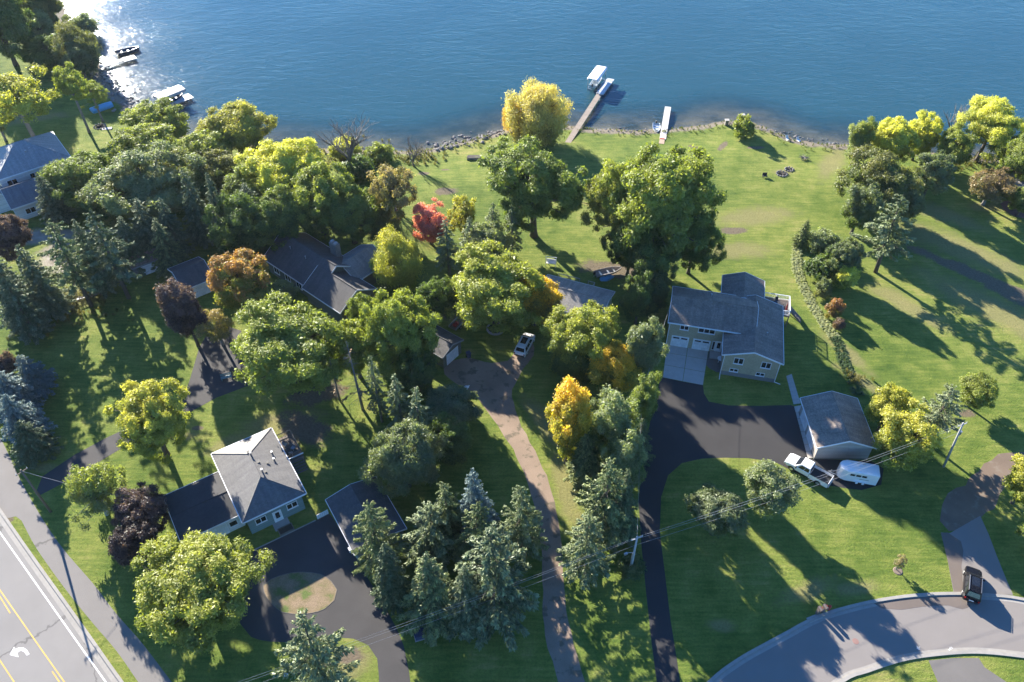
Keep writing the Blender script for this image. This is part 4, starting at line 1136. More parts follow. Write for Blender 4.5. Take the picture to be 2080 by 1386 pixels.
PROTO = {}
def proto(key):
    if key in PROTO: return PROTO[key]
    kind, var, clear = key
    sd = 100 + var * 17 + len(kind) * 3
    if kind == 'big':    p = make_broad(sd, 8.0, 7.4, 130, 80000, 0.17, clear, cl_r=(0.12, 0.23))
    elif kind == 'maple': p = make_broad(sd + 5, 8.0, 7.4, 175, 96000, 0.16, clear, cl_r=(0.095, 0.195))
    elif kind == 'med':  p = make_broad(sd + 1, 5.0, 4.8, 96, 42000, 0.15, clear, cl_r=(0.13, 0.26))
    elif kind == 'open': p = make_broad(sd + 2, 5.0, 5.0, 50, 19000, 0.155, clear, cl_r=(0.15, 0.27), bark=BARK_G)
    elif kind == 'birch': p = make_broad(sd + 9, 5.0, 5.0, 52, 14000, 0.16, clear, cl_r=(0.15, 0.27), bark=BARK_P)
    elif kind == 'shrub': p = make_broad(sd + 3, 2.4, 2.2, 36, 8000, 0.15, clear, cl_r=(0.22, 0.36), low=-0.5)
    elif kind == 'column': p = make_broad(sd + 4, 3.4, 7.0, 84, 38000, 0.15, clear, cl_r=(0.18, 0.28))
    elif kind == 'willow': p = make_broad(sd + 6, 6.0, 5.6, 64, 40000, 0.21, clear, droop=0.55, aspect=0.22, cl_r=(0.18, 0.30))
    elif kind == 'wispy': p = make_broad(sd + 7, 4.0, 4.0, 38, 8000, 0.15, clear, cl_r=(0.16, 0.28), bark=BARK_G)
    elif kind == 'spruce': p = make_spruce(sd, 15.0, 3.3, spacing=0.34, per=10, dens=1.9, size=0.21, jit=0.26, prof=0.78, droop=0.2)
    elif kind == 'dense': p = make_spruce(sd + 1, 9.0, 3.2, spacing=0.26, per=12, dens=1.9, droop=0.12, prof=0.75, size=0.18, jit=0.24)
    elif kind == 'pine': p = make_spruce(sd + 2, 15.0, 3.6, spacing=0.62, per=7, bare=0.30, droop=0.02, prof=0.62, jit=0.36, dens=2.4, up=0.10, size=0.22)
    elif kind == 'soft': p = make_spruce(sd + 8, 14.0, 3.4, spacing=0.5, per=8, bare=0.06, droop=0.06, prof=0.55, jit=0.42, dens=2.6, up=0.04, size=0.2)
    elif kind == 'thin': p = make_spruce(sd + 3, 13.0, 2.2, spacing=0.5, per=7, bare=0.22, droop=0.25, prof=0.75, jit=0.3, dens=1.6, size=0.2, bark=BARK_G)
    elif kind == 'dead': p = make_spruce(sd + 4, 11.0, 2.0, spacing=0.6, per=6, bare=0.15, droop=0.3, prof=0.7, jit=0.3, dens=0.5, bark=BARK_G, dead=0.82)
    elif kind == 'bare': p = make_bare(sd, 12.0, 6.0)
    elif kind == 'barebush': p = make_bare(sd, 4.0, 2.6, fine=4)
    PROTO[key] = p
    return p
PAL = dict(green=(0.076, 0.108, 0.026), light=(0.126, 0.154, 0.034), ygreen=(0.165, 0.185, 0.036), yellow=(0.28, 0.265, 0.05), lemon=(0.40, 0.385, 0.075), gold=(0.42, 0.29, 0.035), orange=(0.25, 0.135, 0.05),
           pink=(0.46, 0.19, 0.16), red=(0.38, 0.14, 0.12), purple=(0.040, 0.024, 0.028), mauve=(0.085, 0.055, 0.062), olive=(0.115, 0.115, 0.035), grey=(0.105, 0.125, 0.065), dark=(0.042, 0.070, 0.024), needle=(0.054, 0.074, 0.035), tipn=(0.145, 0.165, 0.06),
           blue=(0.060, 0.092, 0.096), btip=(0.13, 0.17, 0.165), brown=(0.17, 0.115, 0.065), tan=(0.22, 0.17, 0.09), sage=(0.14, 0.165, 0.085), pine=(0.076, 0.100, 0.040), lime=(0.215, 0.225, 0.042), gtip=(0.105, 0.128, 0.072), straw=(0.22, 0.185, 0.065), pale=(0.40, 0.345, 0.12), rust=(0.22, 0.10, 0.05))
for _k in PAL: PAL[_k] = tuple(min(0.8, v * 1.62) for v in PAL[_k])
CONI = ('soft', 'spruce', 'dense', 'pine', 'thin', 'dead')
def plant(name, label, kind, box, col, tipcol=None, clear=None, base=None, var=None, group=None, cat='tree', power=1.0):
    """box = crown's box in the photograph; its distance comes from the ground under it"""
    x0, y0, x1, y1 = box
    var = plant.n % 3 if var is None else var
    plant.n += 1
    if kind in CONI or kind in ('bare', 'barebush'):
        p = proto((kind, var % (3 if kind in ('spruce', 'pine', 'soft') else 2), 0))
        xm = (x0 + x1) / 2
        g = ground(xm, y1)
        for _ in range(4):
            d = depth_of(g); Rm = (x1 - x0) / 2 * d / FPX
            dl = math.atan2(HCAM - g.z, g.y)
            low = 0.55 if kind in ('spruce', 'dense', 'soft') else 0.15
            yb = y1 - low * Rm * math.sin(dl) * FPX / d if base is None else base[1]
            xb = xm if base is None else base[0]
            g = ground(xb, yb)
        H = height_to(g, y0)
        if base is None:
            # the tip leans away from the picture centre: shift the foot so that the middle of the tree sits at xm
            for _ in range(3):
                xt = px_of((g.x, g.y, g.z + H))[0]; xf = px_of(g)[0]
                xb += xm - (0.6 * xf + 0.4 * xt); g = ground(xb, yb); H = height_to(g, y0)
        sx, sz = Rm / p.R, H / p.H
        zc = 0
    else:
        if clear is None: clear = {'shrub': -0.3, 'column': 0.12, 'willow': 0.12, 'wispy': 0.3}.get(kind, 0.1)
        p = proto((kind, var % (3 if kind in ('big', 'med', 'maple') else 2), clear))
        xm, ym = (x0 + x1) / 2, (y0 + y1) / 2
        zcm = 5.0; V = 5.0
        for _ in range(8):
            c = at(xm, ym, zcm); d = depth_of(c)
            Rm = 1.06 * (x1 - x0) / 2 * d / FPX
            hm = 1.06 * (y1 - y0) / 2 * d / FPX
            dl = math.atan2(HCAM - zcm, c.y)
            V = math.sqrt(max(hm * hm - (Rm * math.sin(dl)) ** 2, 0.01)) / math.cos(dl)
            lo, hi = (0.7, 1.35) if kind not in ('column',) else (1.2, 2.6)
            V = min(max(V, lo * Rm), hi * Rm)
            g0 = gz(c.x, c.y)
            zcm = g0 + V * (1 + clear)
        g = Vector((c.x, c.y, g0))
        sx, sz = Rm / p.R, V / p.V
        zc = p.zc
    t = thing(name, label, cat, g, RNG.uniform(0, 6.28), group)
    t.scale = (sx * RNG.uniform(.92, 1.08), sx * RNG.uniform(.92, 1.08), sz)
    t.rotation_euler = (RNG.normal(0, .022), RNG.normal(0, .022), t.rotation_euler[2])
    plant.log.append((name, round(g.x, 1), round(g.y, 1), round(2 * Rm, 1), round((H if zc == 0 else (zcm + V - g.z)), 1)))
    inst('trunk', p.trunk, t)
    if hasattr(p, 'crown'):
        c = inst('crown', p.crown, t, (0, 0, zc))
        j = 1 + RNG.normal(0, 0.05)
        c.color = (*(v * j for v in PAL[col]), 1)
        tc = PAL[tipcol or col]
        c['tip_power'] = float(power)
        c['tip_colour'] = [float(v) for v in tc]
    return t
plant.n = 0
plant.log = []

# ------------------------------------------------------------------ every tree of the photograph
T = plant
# grove at the inlet, upper west
T('oak_tree', 'dark green oak at the edge of the inlet grove, largest crown there', 'big', (-90, -60, 62, 120), 'dark', 'green')
T('oak_tree', 'dark oak with a few orange leaves on top, standing at the sparkling water', 'big', (15, -50, 128, 70), 'dark', 'olive')
T('poplar_tree', 'grey-green poplar between the inlet oaks and the shore willow', 'med', (20, 18, 112, 108), 'grey', 'sage')
T('willow_tree', 'grey-green willow leaning over the sparkling inlet beside the boat dock', 'willow', (92, 42, 204, 142), 'grey', 'olive')
T('willow_shrub', 'low grey willow shrub at the foot of the inlet willow', 'shrub', (128, 34, 200, 84), 'sage', 'sage')
T('oak_tree', 'dark shrubby oak below the grove, shading the lawn', 'med', (50, 70, 140, 150), 'dark', 'green')
T('oak_tree', 'dark oak rooted at the riprap beside the upper dock', 'med', (120, 85, 200, 160), 'dark', 'grey')
T('ash_tree', 'spreading yellow-green ash with bare trunk on the lawn above the white house', 'open', (-45, 132, 108, 262), 'ygreen', 'yellow', clear=0.7, var=0)
T('ash_tree', 'slim yellow-green ash nearest the blue tarped boat, with leaning trunk', 'open', (100, 128, 182, 214), 'light', 'ygreen', clear=1.4, var=1)
T('ash_tree', 'small-crowned green ash beside the blue tarped boat', 'open', (155, 160, 216, 214), 'light', 'ygreen', clear=1.4, var=0)
T('ash_tree', 'half-seen yellow-green ash over the roof edge of the white house', 'open', (-50, 200, 22, 268), 'olive', 'ygreen', clear=0.7, var=1)
T('maple_tree', 'green maple on the point in front of the covered boat lift', 'med', (246, 206, 378, 292), 'light', 'ygreen')
T('willow_tree', 'olive willow with golden top rising over the shore east of the boat lift', 'big', (394, 208, 556, 310), 'olive', 'yellow')
T('maple_tree', 'olive green maple below the golden-topped shore willow', 'med', (352, 258, 488, 352), 'green', 'ygreen')
T('maple_tree', 'green maple in the belt between lawn and lake', 'med', (222, 262, 368, 352), 'light', 'ygreen')
T('oak_tree', 'dense dark green oak brushing the east roof of the white house', 'big', (82, 292, 248, 425), 'green', 'light')
T('silver_maple_tree', 'broad grey-olive silver maple behind the row of blue-green spruces', 'big', (188, 308, 398, 452), 'olive', 'sage')
T('maple_tree', 'mid green maple between silver maple and bright yellow maple', 'med', (370, 300, 490, 400), 'green', 'olive')
T('maple_tree', 'big bright yellow-topped maple in the lakeside belt, brightest crown there', 'maple', (474, 266, 676, 440), 'ygreen', 'lemon')
T('maple_tree', 'tall green maple with yellow-tipped shoulder beside the bright yellow maple', 'maple', (560, 318, 724, 480), 'green', 'ygreen')
T('maple_tree', 'dark green maple at the end of the lakeside belt', 'big', (640, 368, 782, 500), 'green', 'light')
T('maple_tree', 'green maple in the thick of the belt behind the yellow maple', 'big', (440, 330, 580, 450), 'green', 'light')
T('boxelder_tree', 'low dark boxelder filling the belt below the golden-topped willow', 'med', (330, 330, 440, 430), 'dark', 'green')
T('boxelder_tree', 'shaded boxelder between silver maple and house-side oak', 'med', (160, 370, 260, 460), 'dark', 'green')
T('maple_tree', 'deep green maple behind the charcoal-roofed house', 'big', (500, 372, 640, 505), 'dark', 'light', clear=0.35)
T('oak_tree', 'tall dark oak just behind the charcoal roof ridge', 'big', (420, 385, 560, 520), 'dark', 'green', clear=0.35)
T('dead_tree', 'leafless grey tree standing before the water in the lakeside belt', 'bare', (640, 232, 776, 360), 'brown')
T('sumac_bush', 'yellow bush under the leafless grey tree', 'shrub', (664, 276, 734, 330), 'ygreen', 'lemon', cat='bush')
T('sumac_bush', 'small yellow-green bush at the waterline beside the yellow one', 'shrub', (738, 290, 800, 334), 'light', 'ygreen', cat='bush')
T('dogwood_bush', 'reddish brown dogwood bush on the bank where the lawn begins', 'barebush', (806, 284, 872, 340), 'brown', cat='bush')
T('dogwood_bush', 'dark green thicket bush below the reddish dogwood', 'shrub', (690, 320, 770, 372), 'dark', 'green', cat='bush')
T('elm_tree', 'thin brownish-green elm with sparse crown at the lawn corner', 'open', (748, 318, 848, 440), 'olive', 'tan', clear=0.8)
T('maple_tree', 'small green maple in shade behind the thin elm', 'med', (720, 400, 830, 480), 'green', 'olive')
# spruces west
T('spruce_tree', 'blue-grey spruce standing against the corner of the white house', 'spruce', (72, 350, 136, 462), 'needle', 'gtip')
T('purple_maple_tree', 'dark purple maple in front of the white house wall', 'med', (-40, 428, 56, 530), 'purple', 'mauve')
T('spruce_tree', 'broad blue-green spruce by the pale sandy clearing', 'spruce', (40, 495, 122, 650), 'needle', 'gtip')
T('spruce_tree', 'blue-green spruce behind the sandy clearing, outermost of its row', 'spruce', (-20, 505, 66, 668), 'needle', 'gtip')
T('pine_tree', 'tall pine with bare lower trunk at the hem of the sandy clearing', 'pine', (96, 450, 204, 622), 'pine', 'tipn', base=(186, 622))
T('pine_tree', 'tall blue-green pine next to the grey garden shed', 'pine', (192, 425, 290, 600), 'needle', 'gtip', base=(262, 606))
T('spruce_tree', 'blue-green spruce rising above the grey garden shed', 'spruce', (262, 402, 340, 535), 'needle', 'gtip')
T('spruce_tree', 'slender blue spruce east of the garden shed', 'spruce', (322, 400, 384, 528), 'needle', 'gtip')
T('spruce_tree', 'tall grey-blue spruce before the silver maple', 'spruce', (364, 338, 428, 500), 'needle', 'gtip')
T('spruce_tree', 'tall grey-blue spruce with pointed tip nearest the charcoal roof', 'spruce', (412, 352, 474, 508), 'needle', 'gtip')
T('spruce_tree', 'dark broad spruce in shade under the yellow maple', 'spruce', (468, 372, 562, 508), 'needle', 'needle')
T('spruce_tree', 'dark spruce tucked behind the dark garage roof', 'spruce', (300, 440, 370, 560), 'needle', 'tipn')
T('spruce_tree', 'blue-green spruce between the sandy clearing pines', 'spruce', (150, 440, 226, 600), 'needle', 'gtip')
T('spruce_tree', 'shaded spruce at the fence line under the clearing spruces', 'soft', (4, 560, 84, 700), 'needle', 'gtip')
T('spruce_tree', 'shaded spruce filling the gap behind the garden shed', 'spruce', (230, 440, 300, 560), 'needle', 'gtip')
# blue spruces by the path
T('blue_spruce_tree', 'silvery blue spruce with tiered branches beside the path', 'dense', (-8, 800, 92, 905), 'blue', 'btip')
T('blue_spruce_tree', 'blue spruce half cut by the path bend behind the silvery one', 'dense', (-30, 755, 70, 850), 'blue', 'btip')
T('blue_spruce_tree', 'dark blue spruce at the back of the path group', 'dense', (26, 722, 108, 810), 'blue', 'blue')
T('green_spruce_tree', 'dark green young spruce at the front of the path group', 'dense', (22, 858, 104, 942), 'needle', 'needle')
T('barberry_bush', 'mauve barberry bush beside the blue spruces', 'shrub', (-12, 716, 40, 776), 'purple', 'mauve', cat='bush')
# middle west
T('purple_maple_tree', 'tall oval dark purple maple next to the red-tipped maple', 'column', (330, 556, 418, 700), 'purple', 'mauve')
T('red_maple_tree', 'green maple turning orange-red on top, beside the charcoal roof', 'med', (408, 508, 556, 650), 'light', 'orange', power=3.0)
T('crabapple_tree', 'thin olive crabapple under the red-tipped maple', 'wispy', (398, 616, 478, 700), 'olive', 'tan')
T('maple_tree', 'huge light green maple spreading over lawn south of the charcoal roof', 'maple', (448, 585, 720, 818), 'light', 'ygreen', clear=0.35, var=0)
T('locust_tree', 'yellow-green locust with bare leaning trunk on the lawn above the hip roof', 'maple', (216, 762, 388, 936), 'ygreen', 'yellow', clear=0.35, var=1)
T('birch_tree', 'pale loose birch beside the utility pole and path', 'birch', (120, 922, 250, 1062), 'sage', 'ygreen', clear=0.1)
T('purple_plum_tree', 'dark purple plum tree against the low flat-roofed wing', 'med', (232, 978, 346, 1090), 'purple', 'mauve', clear=0.1)
T('purple_plum_tree', 'dark purple plum tree between birch and bright yellow-green maple', 'med', (210, 1046, 330, 1160), 'purple', 'purple', clear=0.1)
T('maple_tree', 'bright yellow-green maple beside the turning loop, leaves touching the low wing', 'maple', (258, 1080, 534, 1318), 'light', 'lime', clear=0.1, var=2)
# centre
T('willow_tree', 'yellow-green weeping tree at the east end of the charcoal roof', 'willow', (742, 458, 862, 585), 'ygreen', 'yellow')
T('red_maple_tree', 'bright red maple, the only fully red crown', 'med', (826, 412, 920, 500), 'red', 'pink')
T('aspen_tree', 'olive-yellow aspen beside the bright red maple', 'open', (902, 390, 982, 480), 'olive', 'yellow')
T('cedar_tree', 'slender dark cedar behind the spreading yellow-green maple', 'thin', (972, 408, 1022, 520), 'pine', 'tipn')
T('cedar_tree', 'slender cedar nearest the large lawn maple', 'thin', (1015, 415, 1066, 524), 'pine', 'tipn')
T('cedar_tree', 'grey-green cedar under the red maple', 'thin', (882, 440, 938, 560), 'pine', 'sage')
T('cedar_tree', 'grey-green cedar between the aspen and the yellow-green maple', 'thin', (930, 440, 980, 540), 'pine', 'sage')
T('maple_tree', 'green maple over the small garage with white door', 'maple', (732, 566, 902, 770), 'light', 'ygreen', var=2)
T('maple_tree', 'spreading yellow-green maple above the parked white minivan', 'maple', (892, 486, 1118, 692), 'light', 'lime', var=0)
T('maple_tree', 'orange-tinged maple between two yellow-green ones', 'med', (1028, 552, 1142, 668), 'olive', 'gold', power=1.6)
T('maple_tree', 'yellow-green maple in front of the pale grey roof', 'maple', (1082, 592, 1272, 775), 'light', 'lime', var=1)
T('ash_tree', 'golden yellow ash with green base beside the grey-green column tree', 'med', (1186, 678, 1316, 812), 'light', 'gold', power=1.3)
T('ash_tree', 'golden columnar ash beside the gravel lane', 'column', (1108, 764, 1206, 940), 'ygreen', 'gold')
T('linden_tree', 'grey-green columnar linden beside the brick house garage', 'column', (1274, 622, 1346, 790), 'sage', 'grey', clear=0.35)
T('linden_tree', 'green columnar linden edging the black driveway', 'column', (1272, 735, 1338, 905), 'green', 'light', clear=0.35)
T('poplar_tree', 'loose green poplar beside the black driveway, south of the golden ash', 'column', (1204, 786, 1306, 956), 'light', 'sage')
T('cedar_tree', 'dark green cedar filling the hedge by the black driveway', 'dense', (1262, 850, 1330, 950), 'needle', 'pine')
T('pine_tree', 'green pine below the golden columnar ash', 'dense', (1152, 880, 1236, 990), 'pine', 'tipn')
T('spruce_tree', 'full green spruce by the lane near the grey utility pole', 'soft', (1174, 926, 1286, 1116), 'pine', 'tipn')
T('spruce_tree', 'pale-tipped young spruce at the lane edge', 'soft', (1144, 1056, 1236, 1182), 'pine', 'sage')
T('juniper_bush', 'dark juniper bush at the foot of the grey utility pole', 'shrub', (1258, 1120, 1310, 1176), 'dark', 'pine', cat='bush')
T('poplar_tree', 'sage-green poplar wedged between the hedge pole and the lane spruces', 'column', (1232, 870, 1316, 1020), 'green', 'sage')
T('spruce_tree', 'dark spruce by the black driveway below the hedge pole', 'spruce', (1232, 960, 1306, 1110), 'needle', 'pine')
T('poplar_tree', 'shaded green poplar filling the gap below the golden ash', 'med', (1196, 790, 1300, 900), 'green', 'sage', clear=0.35)
T('poplar_tree', 'shaded green poplar under the yellow-green maples by the lane', 'med', (1120, 680, 1220, 790), 'dark', 'green')
T('mulberry_tree', 'dark mulberry in shade behind the minivan and the pale roof', 'med', (1256, 560, 1340, 660), 'dark', 'green')
T('ash_tree', 'green ash between the huge light maple and the small garage', 'med', (668, 640, 770, 760), 'light', 'ygreen', clear=0.35)
T('boxelder_tree', 'dark green boxelder in shade west of the gravel lane bend', 'med', (800, 700, 900, 812), 'dark', 'green')
T('boxelder_tree', 'dark green boxelder between pale poplar and gravel lane', 'med', (868, 842, 968, 950), 'dark', 'green')
T('cedar_tree', 'grey-green cedar squeezed between pale poplar and dark crabapple', 'thin', (820, 790, 880, 920), 'pine', 'sage')
T('spruce_tree', 'grey-green spruce in the middle of the spruce wood', 'soft', (866, 985, 950, 1120), 'pine', 'tipn')
T('spruce_tree', 'dark spruce at the southern tip of the spruce wood', 'spruce', (900, 1150, 990, 1290), 'needle', 'gtip')
T('maple_tree', 'green maple crowding the east wall of the charcoal house', 'med', (706, 590, 790, 690), 'green', 'light')
T('maple_tree', 'shaded green maple behind the small garage', 'med', (846, 560, 930, 660), 'dark', 'green')
T('crabapple_tree', 'small olive crabapple before the charcoal house front wall', 'wispy', (548, 560, 612, 622), 'olive', 'sage')
T('elm_tree', 'olive elm behind the spreading yellow-green maple', 'med', (930, 440, 1040, 550), 'olive', 'sage')
# big trees before the lawn
T('maple_tree', 'big green maple on the lakeside lawn west of the largest cottonwood', 'maple', (974, 266, 1200, 470), 'green', 'light', clear=0.35, var=1)
T('cottonwood_tree', 'largest cottonwood, huge green crown with forked dark limbs', 'maple', (1232, 274, 1472, 530), 'green', 'ygreen', clear=0.35, var=0)
T('cottonwood_tree', 'yellowish cottonwood pressed against the largest one', 'maple', (1190, 300, 1352, 515), 'olive', 'ygreen', clear=0.2, var=2)
T('boxelder_tree', 'green boxelder under the fork between the two cottonwoods', 'big', (1226, 420, 1340, 560), 'green', 'green')
T('boxelder_tree', 'dark green boxelder below the largest cottonwood near the brick house', 'big', (1354, 410, 1470, 560), 'green', 'green')
T('boxelder_tree', 'shaded green boxelder over the junk pile', 'big', (1268, 460, 1380, 596), 'dark', 'green')
T('boxelder_tree', 'shaded dark boxelder wedged against the brick house corner', 'med', (1290, 540, 1366, 640), 'dark', 'dark')
T('willow_tree', 'round yellow shore willow with an orange flank, beside the long dock', 'willow', (1026, 158, 1166, 286), 'straw', 'pale')
T('willow_shrub', 'orange-leaved willow shrub on the flank of the round shore willow', 'willow', (1016, 186, 1070, 274), 'orange', 'gold', cat='bush')
T('willow_shrub', 'bright green shrub at the foot of the long dock', 'shrub', (1092, 262, 1134, 302), 'light', 'ygreen', cat='bush')
# spruce wood south of the middle
T('silver_poplar_tree', 'pale grey-green poplar beside the flat dark garage roof', 'big', (738, 838, 902, 1010), 'sage', 'grey', clear=0.1)
T('crabapple_tree', 'dark grey-green crabapple beside the gravel lane bend', 'med', (842, 768, 976, 888), 'dark', 'grey')
T('cedar_tree', 'slim grey cedar with bare stem behind the pale poplar', 'thin', (742, 726, 792, 860), 'pine', 'grey')
T('cedar_tree', 'slim green cedar touching the pale poplar', 'thin', (784, 760, 842, 880), 'pine', 'sage')
T('dead_spruce_tree', 'dead grey spruce with bare twigs under the huge light maple', 'dead', (696, 690, 756, 836), 'brown', 'brown')
T('dead_spruce_tree', 'short dead spruce stem on shaded lawn under the huge light maple', 'dead', (660, 730, 704, 814), 'brown', 'brown')
T('blue_spruce_tree', 'bluish spruce top rising over the shaded spruce wood', 'spruce', (924, 950, 1014, 1110), 'blue', 'btip')
T('spruce_tree', 'yellow-green spruce in front of the bluish one', 'soft', (924, 1026, 1004, 1160), 'pine', 'tipn')
T('spruce_tree', 'green spruce at the lane side of the spruce wood', 'soft', (1014, 994, 1100, 1140), 'pine', 'sage')
T('pine_tree', 'round-topped pine in the spruce wood near the flat dark roof', 'soft', (824, 1032, 930, 1150), 'pine', 'sage')
T('spruce_tree', 'pale-tipped spruce standing in front of the flat dark garage roof', 'soft', (716, 1016, 806, 1172), 'pine', 'tipn')
T('spruce_tree', 'pale-topped spruce beside the loop drive exit', 'spruce', (812, 1120, 928, 1286), 'needle', 'tipn')
T('spruce_tree', 'large shaded spruce with bare pale stem at the lawn edge', 'soft', (936, 1082, 1082, 1290), 'needle', 'sage')
T('spruce_tree', 'dark spruce deep in shade by the flat garage', 'spruce', (748, 1104, 836, 1240), 'needle', 'needle')
T('pine_tree', 'tall pine with leaning pale stem beside the dry lower mound', 'pine', (566, 1234, 706, 1430), 'grey', 'sage', base=(672, 1424))
# by the brick house drive
T('maple_tree', 'round sage-green maple on the lawn below the pickup', 'med', (1500, 936, 1636, 1048), 'light', 'sage', clear=0.8)
T('maple_tree', 'dark shaded maple touching the round sage-green one', 'med', (1398, 978, 1526, 1096), 'green', 'grey', clear=0.8)
# right of the garage
T('mountain_ash_tree', 'yellow-topped small tree behind the detached garage', 'med', (1758, 776, 1852, 884), 'ygreen', 'yellow', clear=0.1)
T('maple_tree', 'rounded yellow-green maple at the detached garage corner', 'med', (1772, 828, 1906, 966), 'light', 'yellow', clear=0.1)
T('pine_tree', 'loose grey scots pine by the tall utility pole', 'pine', (1860, 788, 1944, 900), 'grey', 'sage')
T('maple_tree', 'lone small round maple casting a thin shadow on the open slope', 'med', (1938, 752, 2026, 832), 'light', 'ygreen', clear=0.35)
T('maple_tree', 'yellow-green maple beside the dirt drive', 'med', (2040, 905, 2140, 1050), 'light', 'yellow', clear=0.1)
T('maple_tree', 'shaded maple east of the asphalt drive', 'med', (2078, 1010, 2190, 1150), 'green', 'light')
T('young_birch_tree', 'spindly young birch with a mulch ring on the lawn', 'wispy', (1814, 1122, 1844, 1162), 'sage', 'tan', clear=0.3)
# east shore
T('birch_tree', 'pale green birch at the corner where lawn meets the lake', 'column', (1720, 232, 1774, 330), 'sage', 'ygreen')
T('locust_tree', 'bright yellow locust behind the lawn corner birch', 'med', (1768, 234, 1868, 340), 'ygreen', 'lemon')
T('locust_tree', 'bright yellow locust with upright green top on the shore', 'med', (1836, 216, 1912, 330), 'ygreen', 'lemon')
T('locust_tree', 'green locust at the waterline between yellow ones', 'med', (1900, 262, 1985, 352), 'light', 'ygreen')
T('locust_tree', 'largest yellow-topped locust on the east shore', 'big', (1950, 196, 2082, 316), 'light', 'lemon', clear=0.35)
T('dead_tree', 'small leafless whitish tree among the yellow shore locusts', 'bare', (1908, 200, 1966, 290), 'brown')
T('locust_tree', 'yellow-green locust overhanging the dark inlet water', 'big', (2036, 236, 2140, 400), 'green', 'ygreen')
T('oak_tree', 'dense olive oak with reddish top at the lawn edge', 'big', (1708, 296, 1864, 436), 'green', 'olive')
T('russian_olive_tree', 'silvery grey-green tree between the olive oak and the yellow locusts', 'med', (1856, 302, 1936, 400), 'sage', 'grey')
T('oak_tree', 'dark green oak standing below the reddish-topped oak', 'med', (1702, 376, 1792, 476), 'green', 'grey')
T('oak_tree', 'olive-brown oak beside the tall leaning pine', 'med', (1796, 362, 1880, 460), 'olive', 'grey')
T('pine_tree', 'tall leaning scots pine with orange upper limbs', 'pine', (1748, 396, 1856, 556), 'pine', 'sage', base=(1778, 553))
T('hawthorn_tree', 'brownish spreading hawthorn on the east slope', 'open', (1966, 336, 2068, 412), 'olive', 'brown', clear=0.35)
T('locust_tree', 'green locust crown behind the brownish hawthorn', 'med', (2050, 370, 2120, 440), 'green', 'light')
# shrub bed along the hosta border
T('arborvitae_bush', 'yellow-tipped arborvitae at the head of the hosta border', 'dense', (1612, 446, 1652, 506), 'pine', 'ygreen', cat='bush')
T('juniper_bush', 'grey-green juniper at the head of the shrub bed', 'shrub', (1640, 462, 1706, 524), 'grey', 'sage', cat='bush')
T('juniper_bush', 'dark juniper, largest of the shrub bed', 'med', (1676, 466, 1752, 572), 'dark', 'grey', clear=0.1, cat='bush')
T('juniper_bush', 'dark green juniper hugging the hosta border', 'shrub', (1632, 514, 1700, 578), 'dark', 'green', cat='bush')
T('ninebark_bush', 'bright yellow bush with green skirt below the junipers', 'shrub', (1684, 528, 1746, 596), 'light', 'lemon', cat='bush')
T('spirea_bush', 'round grey-olive bush by the hosta border', 'shrub', (1654, 564, 1692, 612), 'olive', 'grey', cat='bush')
T('spirea_bush', 'brownish bush in the middle of the hosta border', 'shrub', (1676, 602, 1716, 650), 'olive', 'rust', cat='bush')
T('spirea_bush', 'small mauve-brown bush at the end of the shrub bed', 'shrub', (1692, 640, 1718, 680), 'brown', 'mauve', cat='bush')
T('willow_shrub', 'bright green shrub between two posts at the lawn point', 'shrub', (1488, 234, 1536, 284), 'light', 'ygreen', cat='bush')

# ================================================================== VEHICLES
def car_paint(name, col, rough=0.25, coat=0.8, spec=0.5):
    return mat(name, col, rough, 0.04, 2.0, coat=coat, spec=spec)
def wheel(par, x, y, r, w, rim):
    t = MB().tube([(x, y - w / 2, r), (x, y - w * .42, r), (x, y + w * .42, r), (x, y + w / 2, r)], [r * .9, r, r, r * .9], 16).build('wheel', TYRE(), par, smooth=False)
    s = 1 if y > 0 else -1
    MB().tube([(x, y + s * w * .44, r), (x, y + s * w * .53, r)], [r * .62, r * .56], 12).build('rim', rim, t)
    return t
def shell(sections):
    """loft closed cross-sections (list of rings with equal counts)"""
    mb = MB(); n = len(sections[0])
    for s in sections: mb.v += [tuple(p) for p in s]
    for i in range(len(sections) - 1):
        for k in range(n):
            k2 = (k + 1) % n
            mb.f.append((i * n + k, i * n + k2, (i + 1) * n + k2, (i + 1) * n + k))
    mb.f.append(tuple(range(n - 1, -1, -1))); mb.f.append(tuple((len(sections) - 1) * n + k for k in range(n)))
    return mb
def ring(x, w, zb, zs, zt, tuck=0.9):
    """body cross-section at x: half width w, bottom, shoulder and top heights"""
    return [(x, -w * .92, zb), (x, -w, zb + .18), (x, -w, zs), (x, -w * tuck, zt), (x, 0, zt + .02), (x, w * tuck, zt), (x, w, zs), (x, w, zb + .18), (x, w * .92, zb), (x, 0, zb)]
def arch(mb, x, y, r, w):
    s = 1 if y > 0 else -1
    a = [math.pi * k / 8 for k in range(9)]
    return mb.tube([(x + math.cos(t) * r, y + s * .02, r * .86 + math.sin(t) * r) for t in a], 0.05, 5)
def glass_quad(name, pts, par, thick=0.015, m=None):
    p = [Vector(q) for q in pts]; n = (p[1] - p[0]).cross(p[2] - p[0]).normalized() * thick
    mb = MB(); mb.add([q - n for q in p] + [q + n for q in p], [(0, 1, 2, 3), (4, 5, 6, 7)] + [(i, (i + 1) % 4, (i + 1) % 4 + 4, i + 4) for i in range(4)])
    return mb.build(name, m or GLASS(), par)
